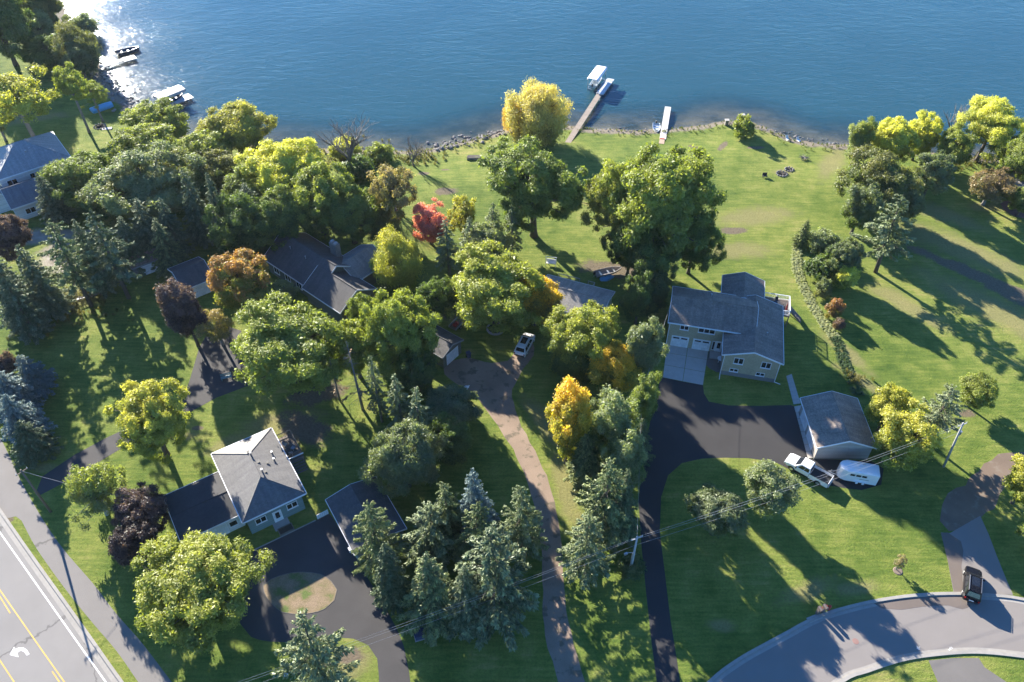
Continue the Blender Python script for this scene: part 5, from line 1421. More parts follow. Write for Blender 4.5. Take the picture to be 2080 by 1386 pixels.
def suv(label, loc, rz, paint, L=4.75, W=1.92, H=1.76, van=False):
    t = thing('minivan' if van else 'suv', label, 'minivan' if van else 'car', loc, rz)
    hw = W / 2; zb = .28; zs = .92
    f = L / 2; b_ = -L / 2
    secs = [ring(b_, hw * .88, zb + .12, zs - .1, zs - .02, .9), ring(b_ + .12, hw * .96, zb, zs, zs + .05, .93), ring(b_ + .9, hw, zb, zs, zs + .08, .94), ring(0.3, hw, zb, zs, zs + .07, .94),
            ring(f - 1.2, hw * .99, zb, zs - .02, zs + .06, .92), ring(f - .35, hw * .94, zb, zs - .14, zs - .04, .9), ring(f - .06, hw * .82, zb + .08, zs - .3, zs - .2, .86), ring(f, hw * .7, zb + .15, zs - .42, zs - .34, .84)]
    shell(secs).build('body', paint, t, smooth=False, bevel=0.0)
    # cabin
    xr0, xr1 = b_ + .55, f - 1.95          # roof
    xb0, xb1 = b_ + .14, f - (1.1 if not van else .85)
    zc0 = zs + .06; zc1 = H; wb, wt = hw * .93, hw * .74
    cab = [(xb0, wb), (xb1, wb), (xr1, wt), (xr0, wt)]
    v = [(xb0, -wb, zc0), (xb1, -wb, zc0), (xb1, wb, zc0), (xb0, wb, zc0), (xr0, -wt, zc1), (xr1, -wt, zc1), (xr1, wt, zc1), (xr0, wt, zc1)]
    MB().add(v, [(0, 1, 2, 3), (4, 5, 6, 7), (0, 1, 5, 4), (1, 2, 6, 5), (2, 3, 7, 6), (3, 0, 4, 7)]).build('cabin', paint, t, bevel=0.06)
    V = [Vector(p) for p in v]
    def quad(a, b, c, d, u0, u1, w0, w1, off):
        P = lambda u, w: V[a].lerp(V[b], u).lerp(V[d].lerp(V[c], u), w) + Vector(off)
        return [P(u0, w0), P(u1, w0), P(u1, w1), P(u0, w1)]
    glass_quad('windscreen', quad(1, 2, 6, 5, .06, .94, .08, .90, (.012, 0, .012)), t)
    glass_quad('rear_window', quad(3, 0, 4, 7, .1, .9, .22, .88, (-.012, 0, .012)), t)
    for (a, b, c, d, off) in ((0, 1, 5, 4, (0, -.012, .004)), (3, 2, 6, 7, (0, .012, .004))):
        for u0, u1 in ((.08, .30), (.33, .58), (.61, .85)): glass_quad('side_window', quad(a, b, c, d, u0, u1, .10, .86, off), t)
    MB().box(xr0 + .9, xr1 - .15, -wt * .6, wt * .6, zc1 - .01, zc1 + .012).build('sunroof', GLASS(), t)
    for s in (-1, 1):
        MB().beam((xr0 + .15, s * wt * .92, zc1 + .05), (xr1 - .1, s * wt * .92, zc1 + .05), .04).build('roof_rail', STEEL(), t)
        MB().box(xb1 - .62, xb1 - .46, s * (hw + .02) - (.0 if s > 0 else .2), s * (hw + .02) + (.2 if s > 0 else 0), zc0 + .02, zc0 + .18).build('mirror', paint, t, bevel=.03)
        MB().box(f - .30, f - .12, s * hw * .66 - .14, s * hw * .66 + .14, zs - .34, zs - .2).build('headlight', mat('lamp_lens', (.6, .62, .65), .15, .05), t)
        MB().box(b_ - .01, b_ + .08, s * hw * .78 - .08, s * hw * .78 + .08, zs - .25, zs + .02).build('taillight', mat('red_lens', (.35, .015, .01), .2, .05), t)
        for x_ in (-L * .29, L * .31): wheel(t, x_, s * (hw - .11), .35, .24, ALU())
    MB().box(b_ - .05, b_ + .12, -hw * .84, hw * .84, zb + .10, zb + .32).build('rear_bumper', BLACK(), t, bevel=.03)
    MB().box(f - .14, f + .03, -hw * .7, hw * .7, zb + .06, zb + .28).build('front_bumper', BLACK(), t, bevel=.03)
    MB().box(b_ - .02, b_ + .03, -.26, .26, zs - .32, zs - .18).build('number_plate', WHITE(), t)
    return t
def heading(a, b):
    d = b - a; return math.atan2(d.y, d.x)
white_p = car_paint('white_car_paint', (0.78, 0.78, 0.77))
black_p = car_paint('black_car_paint', (0.008, 0.008, 0.010), 0.18, 0.15, 0.2)
a, b = at(1972, 1217, .5), at(1976, 1160, .5)
c0 = (a + b) / 2; suv('black suv crossing the kerb at the mouth of the asphalt drive', Vector((c0.x, c0.y, 0.03)), heading(a, b), black_p)
a, b = at(1056, 720, .5), at(1076, 682, .5)
c0 = (a + b) / 2; suv('white minivan parked under the maples at the gravel lane', Vector((c0.x, c0.y, 0.006)), heading(a, b), white_p, 5.0, 1.98, 1.78, van=True)

# pickup
a, b = at(1676, 972, .9), at(1611, 936, .9)
c0 = (a + b) / 2; rz = heading(a, b)
pick = thing('pickup_truck', 'white crew-cab pickup hitched to the horse trailer', 'pickup', Vector((c0.x, c0.y, 0.01)), rz)
PK = (Vector((c0.x, c0.y, 0)), rz)
L, hw = 6.1, 1.02; f, b_ = L / 2, -L / 2
zb, zs = .48, 1.18
secs = [ring(-.35, hw, zb, zs, zs + .06, .94), ring(1.2, hw, zb, zs, zs + .06, .94), ring(f - 1.1, hw * .99, zb, zs - .02, zs + .06, .92), ring(f - .3, hw * .95, zb, zs - .08, zs + .0, .9), ring(f, hw * .84, zb + .1, zs - .3, zs - .16, .88)]
shell(secs).build('body', white_p, pick)
v = [(-.42, -.95, zs + .05), (1.75, -.95, zs + .05), (1.75, .95, zs + .05), (-.42, .95, zs + .05), (-.30, -.76, 1.93), (1.02, -.76, 1.93), (1.02, .76, 1.93), (-.30, .76, 1.93)]
MB().add(v, [(0, 1, 2, 3), (4, 5, 6, 7), (0, 1, 5, 4), (1, 2, 6, 5), (2, 3, 7, 6), (3, 0, 4, 7)]).build('cab', white_p, pick, bevel=.06)
V = [Vector(p) for p in v]
def quad(a, b, c, d, u0, u1, w0, w1, off):
    P = lambda u, w: V[a].lerp(V[b], u).lerp(V[d].lerp(V[c], u), w) + Vector(off)
    return [P(u0, w0), P(u1, w0), P(u1, w1), P(u0, w1)]
glass_quad('windscreen', quad(1, 2, 6, 5, .06, .94, .06, .92, (.012, 0, .012)), pick)
glass_quad('rear_window', quad(3, 0, 4, 7, .1, .9, .2, .85, (-.015, 0, .005)), pick)
for (a_, b2, c_, d_, off) in ((0, 1, 5, 4, (0, -.014, .004)), (3, 2, 6, 7, (0, .014, .004))):
    for u0, u1 in ((.08, .40), (.43, .80)): glass_quad('side_window', quad(a_, b2, c_, d_, u0, u1, .10, .86, off), pick)
bed = MB()
bed.box(b_, -.40, -hw, -hw + .1, zb, zs + .08); bed.box(b_, -.40, hw - .1, hw, zb, zs + .08); bed.box(b_ + .06, -.40, -hw + .1, hw - .1, zb, .72)
bed.build('bed', white_p, pick)
MB().box(b_ + .08, -.44, -hw + .12, hw - .12, .722, .74).build('bed_liner', BLACK(), pick)
MB().box(b_, b_ + .07, -hw + .1, hw - .1, .722, zs + .07).build('tailgate', white_p, pick)
rail = MB().box(b_ + .02, -.42, -hw + .0, -hw + .12, zs + .081, zs + .10).box(b_ + .02, -.42, hw - .12, hw, zs + .081, zs + .10).build('bed_rail', BLACK(), pick)
MB().box(b_ - .16, b_ + .0, -.9, .9, .5, .68).build('rear_bumper', STEEL(), pick, bevel=.02)
MB().box(f - .06, f + .12, -.85, .85, .5, .72).build('front_bumper', STEEL(), pick, bevel=.02)
MB().box(f - .02, f + .05, -.55, .55, .74, .98).build('grille', BLACK(), pick)
for s in (-1, 1):
    MB().box(f - .22, f + .03, s * .76 - .14, s * .76 + .14, .8, 1.0).build('headlight', mat('lamp_lens', (.6, .62, .65), .15, .05), pick)
    MB().box(b_ - .02, b_ + .05, s * .94 - .07, s * .94 + .07, .85, 1.2).build('taillight', mat('red_lens', (.35, .015, .01), .2, .05), pick)
    MB().box(1.35, 1.52, s * 1.16 - .13, s * 1.16 + .13, 1.22, 1.45).build('mirror', BLACK(), pick, bevel=.03)
    for x_ in (-1.75, 1.95):
        wheel(pick, x_, s * .9, .41, .28, ALU()); arch(MB(), x_, s * (hw + .0), .47, .2).build('wheel_arch', BLACK(), pick)

# horse trailer
a, b = at(1777, 965, 1.4), at(1708, 953, 1.4)
c0 = (a + b) / 2; rz = heading(a, b)
tr_ = thing('horse_trailer', 'white rounded-roof horse trailer with three dark side windows', 'trailer', Vector((c0.x, c0.y, 0.01)), rz)
TL, tw_ = 4.9, .98
def tring(x, w, zt, bow=.14): return [(x, -w, .42), (x, -w, zt - bow), (x, -w * .93, zt - .05), (x, -w * .6, zt), (x, 0, zt + .02), (x, w * .6, zt), (x, w * .93, zt - .05), (x, w, zt - bow), (x, w, .42)]
shell([tring(-TL / 2, tw_, 2.42), tring(-TL / 2 + .12, tw_, 2.46), tring(TL / 2 - .9, tw_, 2.46), tring(TL / 2 - .35, tw_ * .78, 2.42), tring(TL / 2, tw_ * .42, 2.3)]).build('box', car_paint('trailer_white', (.74, .75, .76), .35), tr_)
for s in (-1, 1):
    for k in range(3):
        w_ = MB().box(-.95 + k * .75, -.40 + k * .75, s * (tw_ + .005) - .02, s * (tw_ + .005) + .02, 1.62, 1.95).build('window', GLASS(), tr_)
        MB().box(-1.0 + k * .75, -.35 + k * .75, s * (tw_ + .0) - .012, s * (tw_ + .0) + .012, 1.57, 2.0).build('window_frame', ALU(), w_)
    for x_ in (-.85, -.05):
        wheel(tr_, x_, s * .93, .33, .2, WHITE())
    MB().box(-1.3, .4, s * (tw_ + .06) - .12, s * (tw_ + .06) + .12, .66, .72).build('mudguard', WHITE(), tr_)
    MB().box(-1.4, -.2, s * (tw_ + .004) - .006, s * (tw_ + .004) + .006, 1.12, 1.2).build('stripe', mat('blue_stripe', (.03, .10, .16), .5), tr_)
    MB().beam((TL / 2 - .2, s * .42, .5), (TL / 2 + 1.15, 0, .5), .08, .1).build('drawbar', STEEL(), tr_)
for k in range(3): MB().box(-.7 + k * .75, -.35 + k * .75, -.62, -.50, 2.455, 2.52).build('roof_vent', ALU(), tr_)
MB().box(-TL / 2 - .04, -TL / 2 + .0, -tw_ * .9, tw_ * .9, .5, 2.2).build('rear_door', WHITE(), tr_)
MB().tube([(TL / 2 + .75, 0, .05), (TL / 2 + .75, 0, .95)], .05, 8).build('jack', STEEL(), tr_)
MB().box(-TL / 2, TL / 2 - .3, -tw_ * .95, tw_ * .95, .36, .42).build('floor', BLACK(), tr_)

# ================================================================== LAKE THINGS
wz = LAKE_Z
def P2(px, py, z): return at(px, py, z)
def dock(name, label, pts_px, z, width, m, nsec, legs=True, leg_m=None):
    """sections laid end to end on legs; every board of a section is a plank of its own where it shows"""
    A, B = P2(*pts_px[0], z), P2(*pts_px[1], z)
    L = (B - A).xy.length; rz = heading(A, B)
    t = thing(name, label, 'dock', Vector((A.x, A.y, z)), rz)
    for i in range(nsec):
        s = MB().box(L * i / nsec + .02, L * (i + 1) / nsec - .02, -width / 2, width / 2, -.16, -.04).build('section', leg_m or WOOD(), t)
        nb = max(2, int(L / nsec / .32))
        for k in range(nb):
            x0 = L * i / nsec + .02 + (L / nsec - .04) * k / nb; x1 = L * i / nsec + .02 + (L / nsec - .04) * (k + 1) / nb
            MB().box(x0 + .006, x1 - .006, -width / 2 - .01, width / 2 + .01, -.039, .0 + .006 * random.random()).build('plank', m, s)
        if legs:
            for y_ in (-width / 2 - .03, width / 2 + .03):
                g_ = local(t.location, rz, L * (i + .5) / nsec, y_)
                MB().tube([(L * (i + .5) / nsec, y_, gz(g_.x, g_.y) - z - .1), (L * (i + .5) / nsec, y_, .12)], .035, 6).build('leg', STEEL(), t)
    return t, rz, L
sun_wood = mat('silvered_dock_boards', (.25, .205, .165), .85, .3, 6)
alu_deck = mat('aluminium_dock', (.50, .52, .55), .5, .08, 4)
pale_deck = mat('pale_dock_panels', (.55, .52, .48), .7, .1, 4)
d1, rz1, L1 = dock('long_dock', 'long weathered wooden dock leading from the lawn to the white boat lift', [(1152, 292), (1217, 192)], -.75, 1.25, sun_wood, 7)
d2, rz2, L2 = dock('dock_extension', 'blue-grey aluminium dock end beside the white canopied boat lift', [(1218, 191), (1241, 160)], -.74, 1.7, alu_deck, 3, leg_m=ALU())
rest = thing('dock_bench', 'small bench on the white middle plate of the long dock', 'bench', local(Vector((*d2.location.xy, 0)), rz2, .45, .5, -.735), rz2)
MB().box(-.35, .35, -.16, .16, .4, .45).build('seat', WHITE(), rest)
for s in (-.3, .3): MB().box(s - .03, s + .03, -.14, .14, 0, .4).build('leg', WHITE(), rest)
d3, rz3, L3 = dock('short_dock', 'short pale sectional dock with sandy ramp beside the rowing boat', [(1346, 283), (1357, 217)], -.85, 1.35, pale_deck, 5, leg_m=ALU())
ramp_ = thing('dock_ramp', 'tan plywood ramp leading onto the short pale dock', 'ramp', Vector((*at(1345, 284, -.9).xy, -.78)), rz3)
MB().box(-1.9, .3, -.55, .55, -.1, .0).build('board', mat('tan_plywood', (.40, .29, .20), .8, .1), ramp_)
MB().box(.05, .45, -.5, .5, .005, .06).build('mat', mat('red_mat', (.42, .10, .07), .8, .1), ramp_)
def boat_hull(par, L, W, H, m, inner, sheer=.12, square=True):
    """open hull with a pointed bow along +x"""
    n = 12; rim_o, rim_i, keel, floor_ = [], [], [], []
    prof = lambda t: (1 - max(0, (t - .45) / .55) ** 2.2) ** .8 if t < 1 else 0.02
    for k in range(n + 1):
        t = k / n; x = -L / 2 + L * t; w = W / 2 * max(.03, prof(t)) * (.9 + .1 * min(1, t * 4)); z = H + sheer * t * t
        rim_o.append((x, w, z)); rim_i.append((x * .97, max(.01, w - .07), z - .01)); keel.append((x * .97, w * .72, .05 + .22 * max(0, t - .7) / .3 * H)); floor_.append((x * .93, max(.01, w * .66), .16))
    mb = MB()
    for s in (1, -1):
        for A_, B_ in ((keel, rim_o), (rim_o, rim_i), (rim_i, floor_)):
            o = len(mb.v); mb.v += [(p[0], s * p[1], p[2]) for p in A_] + [(p[0], s * p[1], p[2]) for p in B_]
            for k in range(n): mb.f.append((o + k, o + k + 1, o + n + 1 + k + 1, o + n + 1 + k))
    o = len(mb.v); mb.v += [(p[0], p[1], p[2]) for p in floor_] + [(p[0], -p[1], p[2]) for p in floor_]
    for k in range(n): mb.f.append((o + k, o + k + 1, o + n + 1 + k + 1, o + n + 1 + k))
    o = len(mb.v); mb.v += [(p[0], p[1], p[2]) for p in keel] + [(p[0], -p[1], p[2]) for p in keel]
    for k in range(n): mb.f.append((o + k, o + k + 1, o + n + 1 + k + 1, o + n + 1 + k))
    x = -L / 2; o = len(mb.v)
    mb.v += [keel[0], rim_o[0], (rim_o[0][0], -rim_o[0][1], rim_o[0][2]), (keel[0][0], -keel[0][1], keel[0][2])]; mb.f.append((o, o + 1, o + 2, o + 3))
    return mb.build('hull', m, par)
def small_boat(name, label, loc, rz, L=4.2, W=1.6, m=None, motor=True, H=.55):
    t = thing(name, label, 'boat', loc, rz)
    boat_hull(t, L, W, H, m or mat('boat_white', (.62, .66, .66), .4, .06), None)
    for x_ in (-L * .30, -L * .02, L * .2): MB().box(x_ - .14, x_ + .14, -W * .40, W * .40, H * .62, H * .7).build('thwart', ALU(), t)
    if motor:
        mo = MB().box(-L / 2 - .35, -L / 2 + .05, -.14, .14, H * .8, H + .45).build('outboard_motor', BLACK(), t, bevel=.05)
        MB().beam((-L / 2 - .15, 0, H), (-L / 2 - .15, 0, -.1), .1).build('shaft', STEEL(), mo)
    return t
g = ground(1333, 264)
small_boat('rowing_boat', 'small white rowing boat with motor drawn up beside the short dock', Vector((g.x, g.y, max(g.z, wz) + .02)), heading(at(1332, 252), at(1333, 274)), 4.0, 1.7)
def boat_lift(label, c, rz, L, W, zt, canopy, boat_m, kind='arched'):
    t = thing('boat_lift', label, 'boat lift', Vector((c.x, c.y, wz)), rz)
    bedz = gz(c.x, c.y) - wz - .1
    zt -= wz
    fr = None
    for sx in (-.42, .42):
        for sy in (-.46, .46):
            MB().beam((sx * L, sy * W, bedz), (sx * L, sy * W, zt - .3), .1).build('post', STEEL(), t)
    for sy in (-.46, .46): MB().beam((-.45 * L, sy * W, .25), (.45 * L, sy * W, .25), .1).build('side_beam', STEEL(), t)
    for sx in (-.42, .42): MB().beam((sx * L, -.46 * W, .2), (sx * L, .46 * W, .2), .1).build('cross_beam', STEEL(), t)
    hw_ = W / 2
    if kind == 'arched':
        rg_ = lambda x, k: [(x, -hw_ * k, zt - .55), (x, -hw_ * k, zt - .12), (x, -hw_ * .8 * k, zt), (x, hw_ * .8 * k, zt), (x, hw_ * k, zt - .12), (x, hw_ * k, zt - .55), (x, hw_ * .8 * k, zt - .1), (x, -hw_ * .8 * k, zt - .1)]
        shell([rg_(-L / 2, .93), rg_(-L / 2 + .15, 1), rg_(L / 2 - .15, 1), rg_(L / 2, .93)]).build('canopy', canopy, t, bevel=0)
    else:
        rg_ = lambda x: [(x, -hw_, zt - .75), (x, -hw_ + .02, zt - .12), (x, 0, zt + .1), (x, hw_ - .02, zt - .12), (x, hw_, zt - .75), (x, hw_ - .05, zt - .75), (x, hw_ - .08, zt - .2), (x, 0, zt + .0), (x, -hw_ + .08, zt - .2), (x, -hw_ + .05, zt - .75)]
        shell([rg_(-L / 2), rg_(L / 2)]).build('canopy', canopy, t)
    b = small_boat('motorboat', 'motorboat hanging under the ' + ('white' if kind == 'arched' else 'grey') + ' boat lift canopy', Vector((c.x, c.y, wz + .45)), rz, L * .88, W * .72, boat_m, True, .8)
    return t
z = 1.6
q = [at(1213.7, 132, z), at(1232.5, 137, z), at(1215, 163, z), at(1192, 158, z)]
c0 = (q[0] + q[1] + q[2] + q[3]) / 4
boat_lift('boat lift with white canopy moored beside the long dock', c0, heading((q[2] + q[3]) / 2, (q[0] + q[1]) / 2), ((q[2] + q[3]) / 2 - (q[0] + q[1]) / 2).length, ((q[0] + q[3]) / 2 - (q[1] + q[2]) / 2).length, z, mat('white_canopy', (.78, .79, .8), .55, .04), mat('boat_white', (.62, .66, .66), .4, .06))
z = 1.4
q = [at(310, 193, z), at(363, 171, z), at(375, 180, z), at(322, 201, z)]
c0 = (q[0] + q[1] + q[2] + q[3]) / 4
boat_lift('boat lift with long grey canopy on the sparkling bay', c0, heading((q[0] + q[3]) / 2, (q[1] + q[2]) / 2), ((q[1] + q[2]) / 2 - (q[0] + q[3]) / 2).length, 3.0, z, mat('grey_canopy', (.42, .42, .43), .55, .08), mat('navy_boat', (.04, .05, .08), .3, .1), 'gabled')
dock('bay_dock', 'blue-grey dock running alongside the grey canopied boat lift', [(300, 224), (352, 206)], -.85, 1.3, alu_deck, 4, leg_m=ALU())
dock('bay_platform', 'wide blue-grey dock platform at the end of the bay dock', [(352, 207), (388, 194)], -.84, 2.6, alu_deck, 3, leg_m=ALU())
dock('inlet_dock', 'white dock reaching out from the riprap toward the dark motorboat', [(203, 136), (250, 121)], -.85, 1.4, pale_deck, 4, leg_m=ALU())
dock('inlet_platform', 'square white dock platform beside the dark motorboat', [(249, 122), (275, 115)], -.84, 2.4, pale_deck, 2, leg_m=ALU())
a, b = at(243, 111, wz), at(281, 102, wz)
small_boat('motorboat', 'dark motorboat moored at the square white inlet platform', Vector(((a.x + b.x) / 2, (a.y + b.y) / 2, wz - .12)), heading(a, b), 5.5, 2.2, mat('navy_boat', (.04, .05, .08), .3, .1), True, .9)
# tarped boat on the lawn
a, b = ground(186, 228), ground(229, 216)
c0 = (a + b) / 2; L = (b - a).length
tb = thing('tarped_boat', 'boat stored on the lawn under a bright blue tarp', 'boat', Vector((c0.x, c0.y, gz(c0.x, c0.y))), heading(a, b))
rg_ = lambda x, w, zt: [(x, -w, .12), (x, -w, .62), (x, -w * .75, .85), (x, 0, zt), (x, w * .75, .85), (x, w, .62), (x, w, .12)]
shell([rg_(-L / 2, .85, .95), rg_(-L / 2 + .3, 1.05, 1.1), rg_(L / 2 - 1, 1.05, 1.12), rg_(L / 2, .75, .98)]).build('tarp', mat('blue_tarp', (.10, .33, .55), .45, .12, 3, bmp=.3), tb)
for x_ in (-L * .3, L * .3): MB().box(x_ - .1, x_ + .1, -.8, .8, -.05, .14).build('support', WOOD(), tb)
MB().box(-L / 2 + .1, L / 2 - .2, -.7, .7, .12, .2).build('hull', mat('boat_white', (.62, .66, .66), .4, .06), tb)

# rocks: riprap on the inlet bank, stones along the beach
rk = mat('granite', (.23, .215, .20), .9, .35, 3)
mb = MB(); rr = random.Random(4)
for (x0, y0, x1, y1, n, w) in ((203, 152, 268, 224, 150, 2.2), (200, 130, 205, 152, 40, 1.6), (880, 303, 1030, 268, 120, 1.2), (1180, 262, 1330, 268, 60, .7), (1540, 262, 1720, 297, 70, .8), (268, 224, 320, 255, 60, 1.5)):
    for k in range(n):
        t = rr.random(); p = at(x0 + (x1 - x0) * t, y0 + (y1 - y0) * t, wz)
        p = Vector((p.x + rr.gauss(0, w), p.y + rr.gauss(0, w), 0)); z_ = gz(p.x, p.y)
        r_ = rr.uniform(.15, .5) * (1 if w > 1 else .6)
        mb.ball((p.x, p.y, z_ + r_ * .2), r_, 6, 4, (rr.uniform(.8, 1.3), rr.uniform(.7, 1.1), rr.uniform(.5, .8)), .16)
o = mb.build('riprap', rk); o['kind'] = 'stuff'
# driftwood, fire rings, posts
def fire_ring(label, px, py, r=.9, n=12, logs=3):
    g = ground(px, py); t = thing('fire_ring', label, 'fire pit', g)
    for k in range(n):
        a = 6.283 * k / n; MB().ball((math.cos(a) * r, math.sin(a) * r, .1), .24, 6, 4, (1, .9, .8), .15).build('stone', rk, t)
    MB().tube([(0, 0, .0), (0, 0, .05)], r * .85, 12).build('ash_bed', mat('ash', (.05, .048, .045), .95), t)
    for k in range(logs):
        a = random.uniform(0, 3.14); d = Vector((math.cos(a), math.sin(a), 0)) * r * .7
        MB().tube([d * -1 + Vector((0, 0, .12 + .1 * k)), d + Vector((0, 0, .16 + .1 * k))], .09, 6).build('log', BARK_L, t)
    return t
BARK_L = mat('charred_log', (.06, .05, .045), .95, .3)
fire_ring('dark stone fire ring on the open lakeside lawn', 1588, 354, 1.0)
fire_ring('pale ash heap with stones beside the dark fire ring', 1603, 345, .8, 9, 2)
fire_ring('stone fire ring on the lawn by the blue tarped boat', 203, 258, 1.2)
g = ground(217, 262); s_ = tag(MB().box(-1.1, 1.1, -.5, .5, 0, .12).build('stone_slab', mat('pale_slab', (.55, .52, .48), .9, .1), loc=g, rz=.2, bevel=.04), 'pale flat stone slab next to the lawn fire ring', 'slab')
bp = thing('brush_pile', 'grey heap of cut branches on the lakeside lawn', 'brush pile', ground(1633, 324))
mb = MB()
for k in range(40):
    a = random.uniform(0, 6.28); e = Vector((math.cos(a) * 1.3, math.sin(a) * .9, random.uniform(.1, 1.0)))
    mb.tube([(-e.x * .6, -e.y * .6, .05 + random.random() * .5), (e.x * .2, e.y * .2, .45), e], [.035, .03, .012], 4)
mb.build('branches', mat('dead_twigs', (.24, .21, .18), .95, .2), bp)
lp = thing('log_pile', 'pile of pale logs on the bank where the lawn begins', 'log pile', ground(962, 322))
for k in range(9): MB().tube([(-1.4 + .1 * (k % 3), (k % 5) * .32 - .6, .15 + .26 * (k // 5)), (1.3, (k % 5) * .30 - .55, .17 + .26 * (k // 5))], .14, 7).build('log', mat('pale_log', (.30, .25, .19), .9, .25), lp)
ch = thing('lawn_seat', 'dark low garden seat beside the lawn fire rings', 'seat', ground(1553, 360))
MB().box(-.45, .45, -.3, .3, .3, .36).build('seat', dk, ch); MB().box(-.45, .45, .26, .32, .36, .85).build('backrest', dk, ch)
for sx in (-.4, .4):
    for sy in (-.25, .25): MB().box(sx - .03, sx + .03, sy - .03, sy + .03, 0, .3).build('leg', dk, ch)
for (px, py, lab) in ((1475, 254, 'stubby stone pier with flat cap on the lawn point, west of the green shrub'), (1507, 243, 'stubby stone pier with flat cap behind the green shrub at the point')):
    t = thing('stone_pier', lab, 'post', ground(px, py))
    MB().box(-.35, .35, -.35, .35, -.1, 1.1).build('shaft', BR_CH, t); MB().box(-.45, .45, -.45, .45, 1.1, 1.25).build('cap', CONC(), t)
for k, (px, py) in enumerate(((1600, 285), (1622, 288))):
    g = ground(px, py); g.z = max(g.z, wz)
    t = thing('beach_chair', ('white beach chair folded low at the waterline', 'pair of white plastic beach seats at the waterline')[k], 'chair', g, .3)
    MB().box(-.3, .3, -.4, .4, .25, .3).build('seat', WHITE(), t); MB().beam((0, .4, .28), (0, .75, .8), .6, .05).build('backrest', WHITE(), t)
    for sx in (-.25, .25): MB().box(sx - .03, sx + .03, -.3, .3, -.05, .25).build('leg', WHITE(), t)

# ================================================================== POLES, WIRES
POLEW = mat('utility_pole_wood', (.14, .11, .085), .9, .25, 6)
POLEG = mat('grey_utility_pole', (.34, .34, .35), .85, .2, 6)
def upole(label, base, h, m, arm=True, lamp=False, box=True, conduit=False, rz=0.0, lean=(0, 0)):
    t = thing('utility_pole', label, 'utility pole', base, rz)
    MB().tube([(0, 0, -.2), (lean[0] * .5, lean[1] * .5, h * .5), (lean[0], lean[1], h)], [.17, .145, .11], 10).build('shaft', m, t, smooth=True)
    if arm:
        ar = MB().beam((-.75 + lean[0], lean[1], h - .35), (.75 + lean[0], lean[1], h - .35), .1).build('crossarm', m, t)
        for x_ in (-.68, 0, .68): MB().tube([(x_ + lean[0], lean[1], h - .3), (x_ + lean[0], lean[1], h - .08)], [.05, .03], 6).build('insulator', mat('porcelain', (.6, .6, .58), .3), ar)
    if box: MB().tube([(.25 + lean[0] * .8, lean[1] * .8, h * .74), (.25 + lean[0] * .8, lean[1] * .8, h * .74 + .65)], .2, 10).build('transformer', STEEL(), t)
    if conduit:
        MB().tube([(-.2, 0, .4), (-.2, 0, h * .62)], .06, 6).build('conduit', STEEL(), t)
        MB().box(-.42, -.18, -.14, .14, .5, 1.2).build('meter_box', STEEL(), t)
    if lamp:
        MB().tube([(0, 0, h * .62), (-.9, .1, h * .66)], .03, 6).build('lamp_arm', STEEL(), t)
        MB().box(-1.25, -.85, 0, .22, h * .63, h * .66).build('lamp_head', STEEL(), t)
    return t
pm = at(1278, 1172); pr_ = at(1917, 948); plf = at(103, 1040)
pu = at(1291, 872)
upole('grey utility pole with conduit beside the black driveway', pm, 9.0, POLEG, True, True, False, True, .4)
upole('tall leaning utility pole beside the grey scots pine', pr_, 9.6, POLEG, True, False, True, False, .4, (-1.3, .2))
upole('brown utility pole by the path, casting a long thin shadow', plf, 9.0, POLEW, True, False, False, False, .9)
upole('grey utility pole rising from the hedge by the black driveway', pu, 8.5, POLEG, False, False, False)
e1 = at(470, 1392, 8.2); dirw = (e1 - Vector((pm.x, pm.y, 9))).xy.normalized()
pw = Vector((pm.x + dirw.x * 62, pm.y + dirw.y * 62, 0))
upole('brown utility pole carrying the lines down to the main road', pw, 9.0, POLEW, True, False, False, False, .4)
wire_m = mat('wire', (.34, .34, .35), .5, .05)
def wire(label, a, b, sag, r=.011):
    pts = []
    for k in range(17):
        t = k / 16; p = Vector(a).lerp(Vector(b), t); p.z -= sag * 4 * t * (1 - t); pts.append(p)
    return tag(MB().tube(pts, r, 5).build('power_line', wire_m), label, 'cable')
def top(p, off, z, lean=(0, 0)): return Vector((p.x + off[0] + lean[0], p.y + off[1] + lean[1], z))
rl = (-1.3 * math.cos(.4) - .2 * math.sin(.4), -1.3 * math.sin(.4) + .2 * math.cos(.4))
cc_, ss_ = math.cos(.4), math.sin(.4)
for nm, off, z1, z2, z3, sg in (('upper', .0, 8.92, 9.55, 8.92, .7), ('outer', -.68, 8.62, 9.1, 8.62, .9), ('lower', .12, 7.2, 7.6, 7.2, .8)):
    wire('%s wire strung from the grey driveway pole to the leaning pole' % nm, top(pm, (off * cc_, off * ss_), z1), top(pr_, (off * cc_, off * ss_), z2, rl if z2 > 8 else (rl[0] * .78, rl[1] * .78)), sg)
    wire('%s wire strung from the grey driveway pole to the main road pole' % nm, top(pm, (off * cc_, off * ss_), z1), top(pw, (off * cc_, off * ss_), z3), sg)
wire('wire running along the black driveway between two grey poles', top(pm, (0, 0), 8.8), top(pu, (0, 0), 8.4), .3)
wire('service wire from the path pole to the low flat-roofed wing', top(plf, (0, 0), 8.8), local(H1[0], H1[1], -7.0, 8.0, 2.9), .5, .015)
wire('wire from the hedge pole to the brick house gable', top(pu, (0, 0), 8.3), at(1366, 606, 6.6), .4, .014)

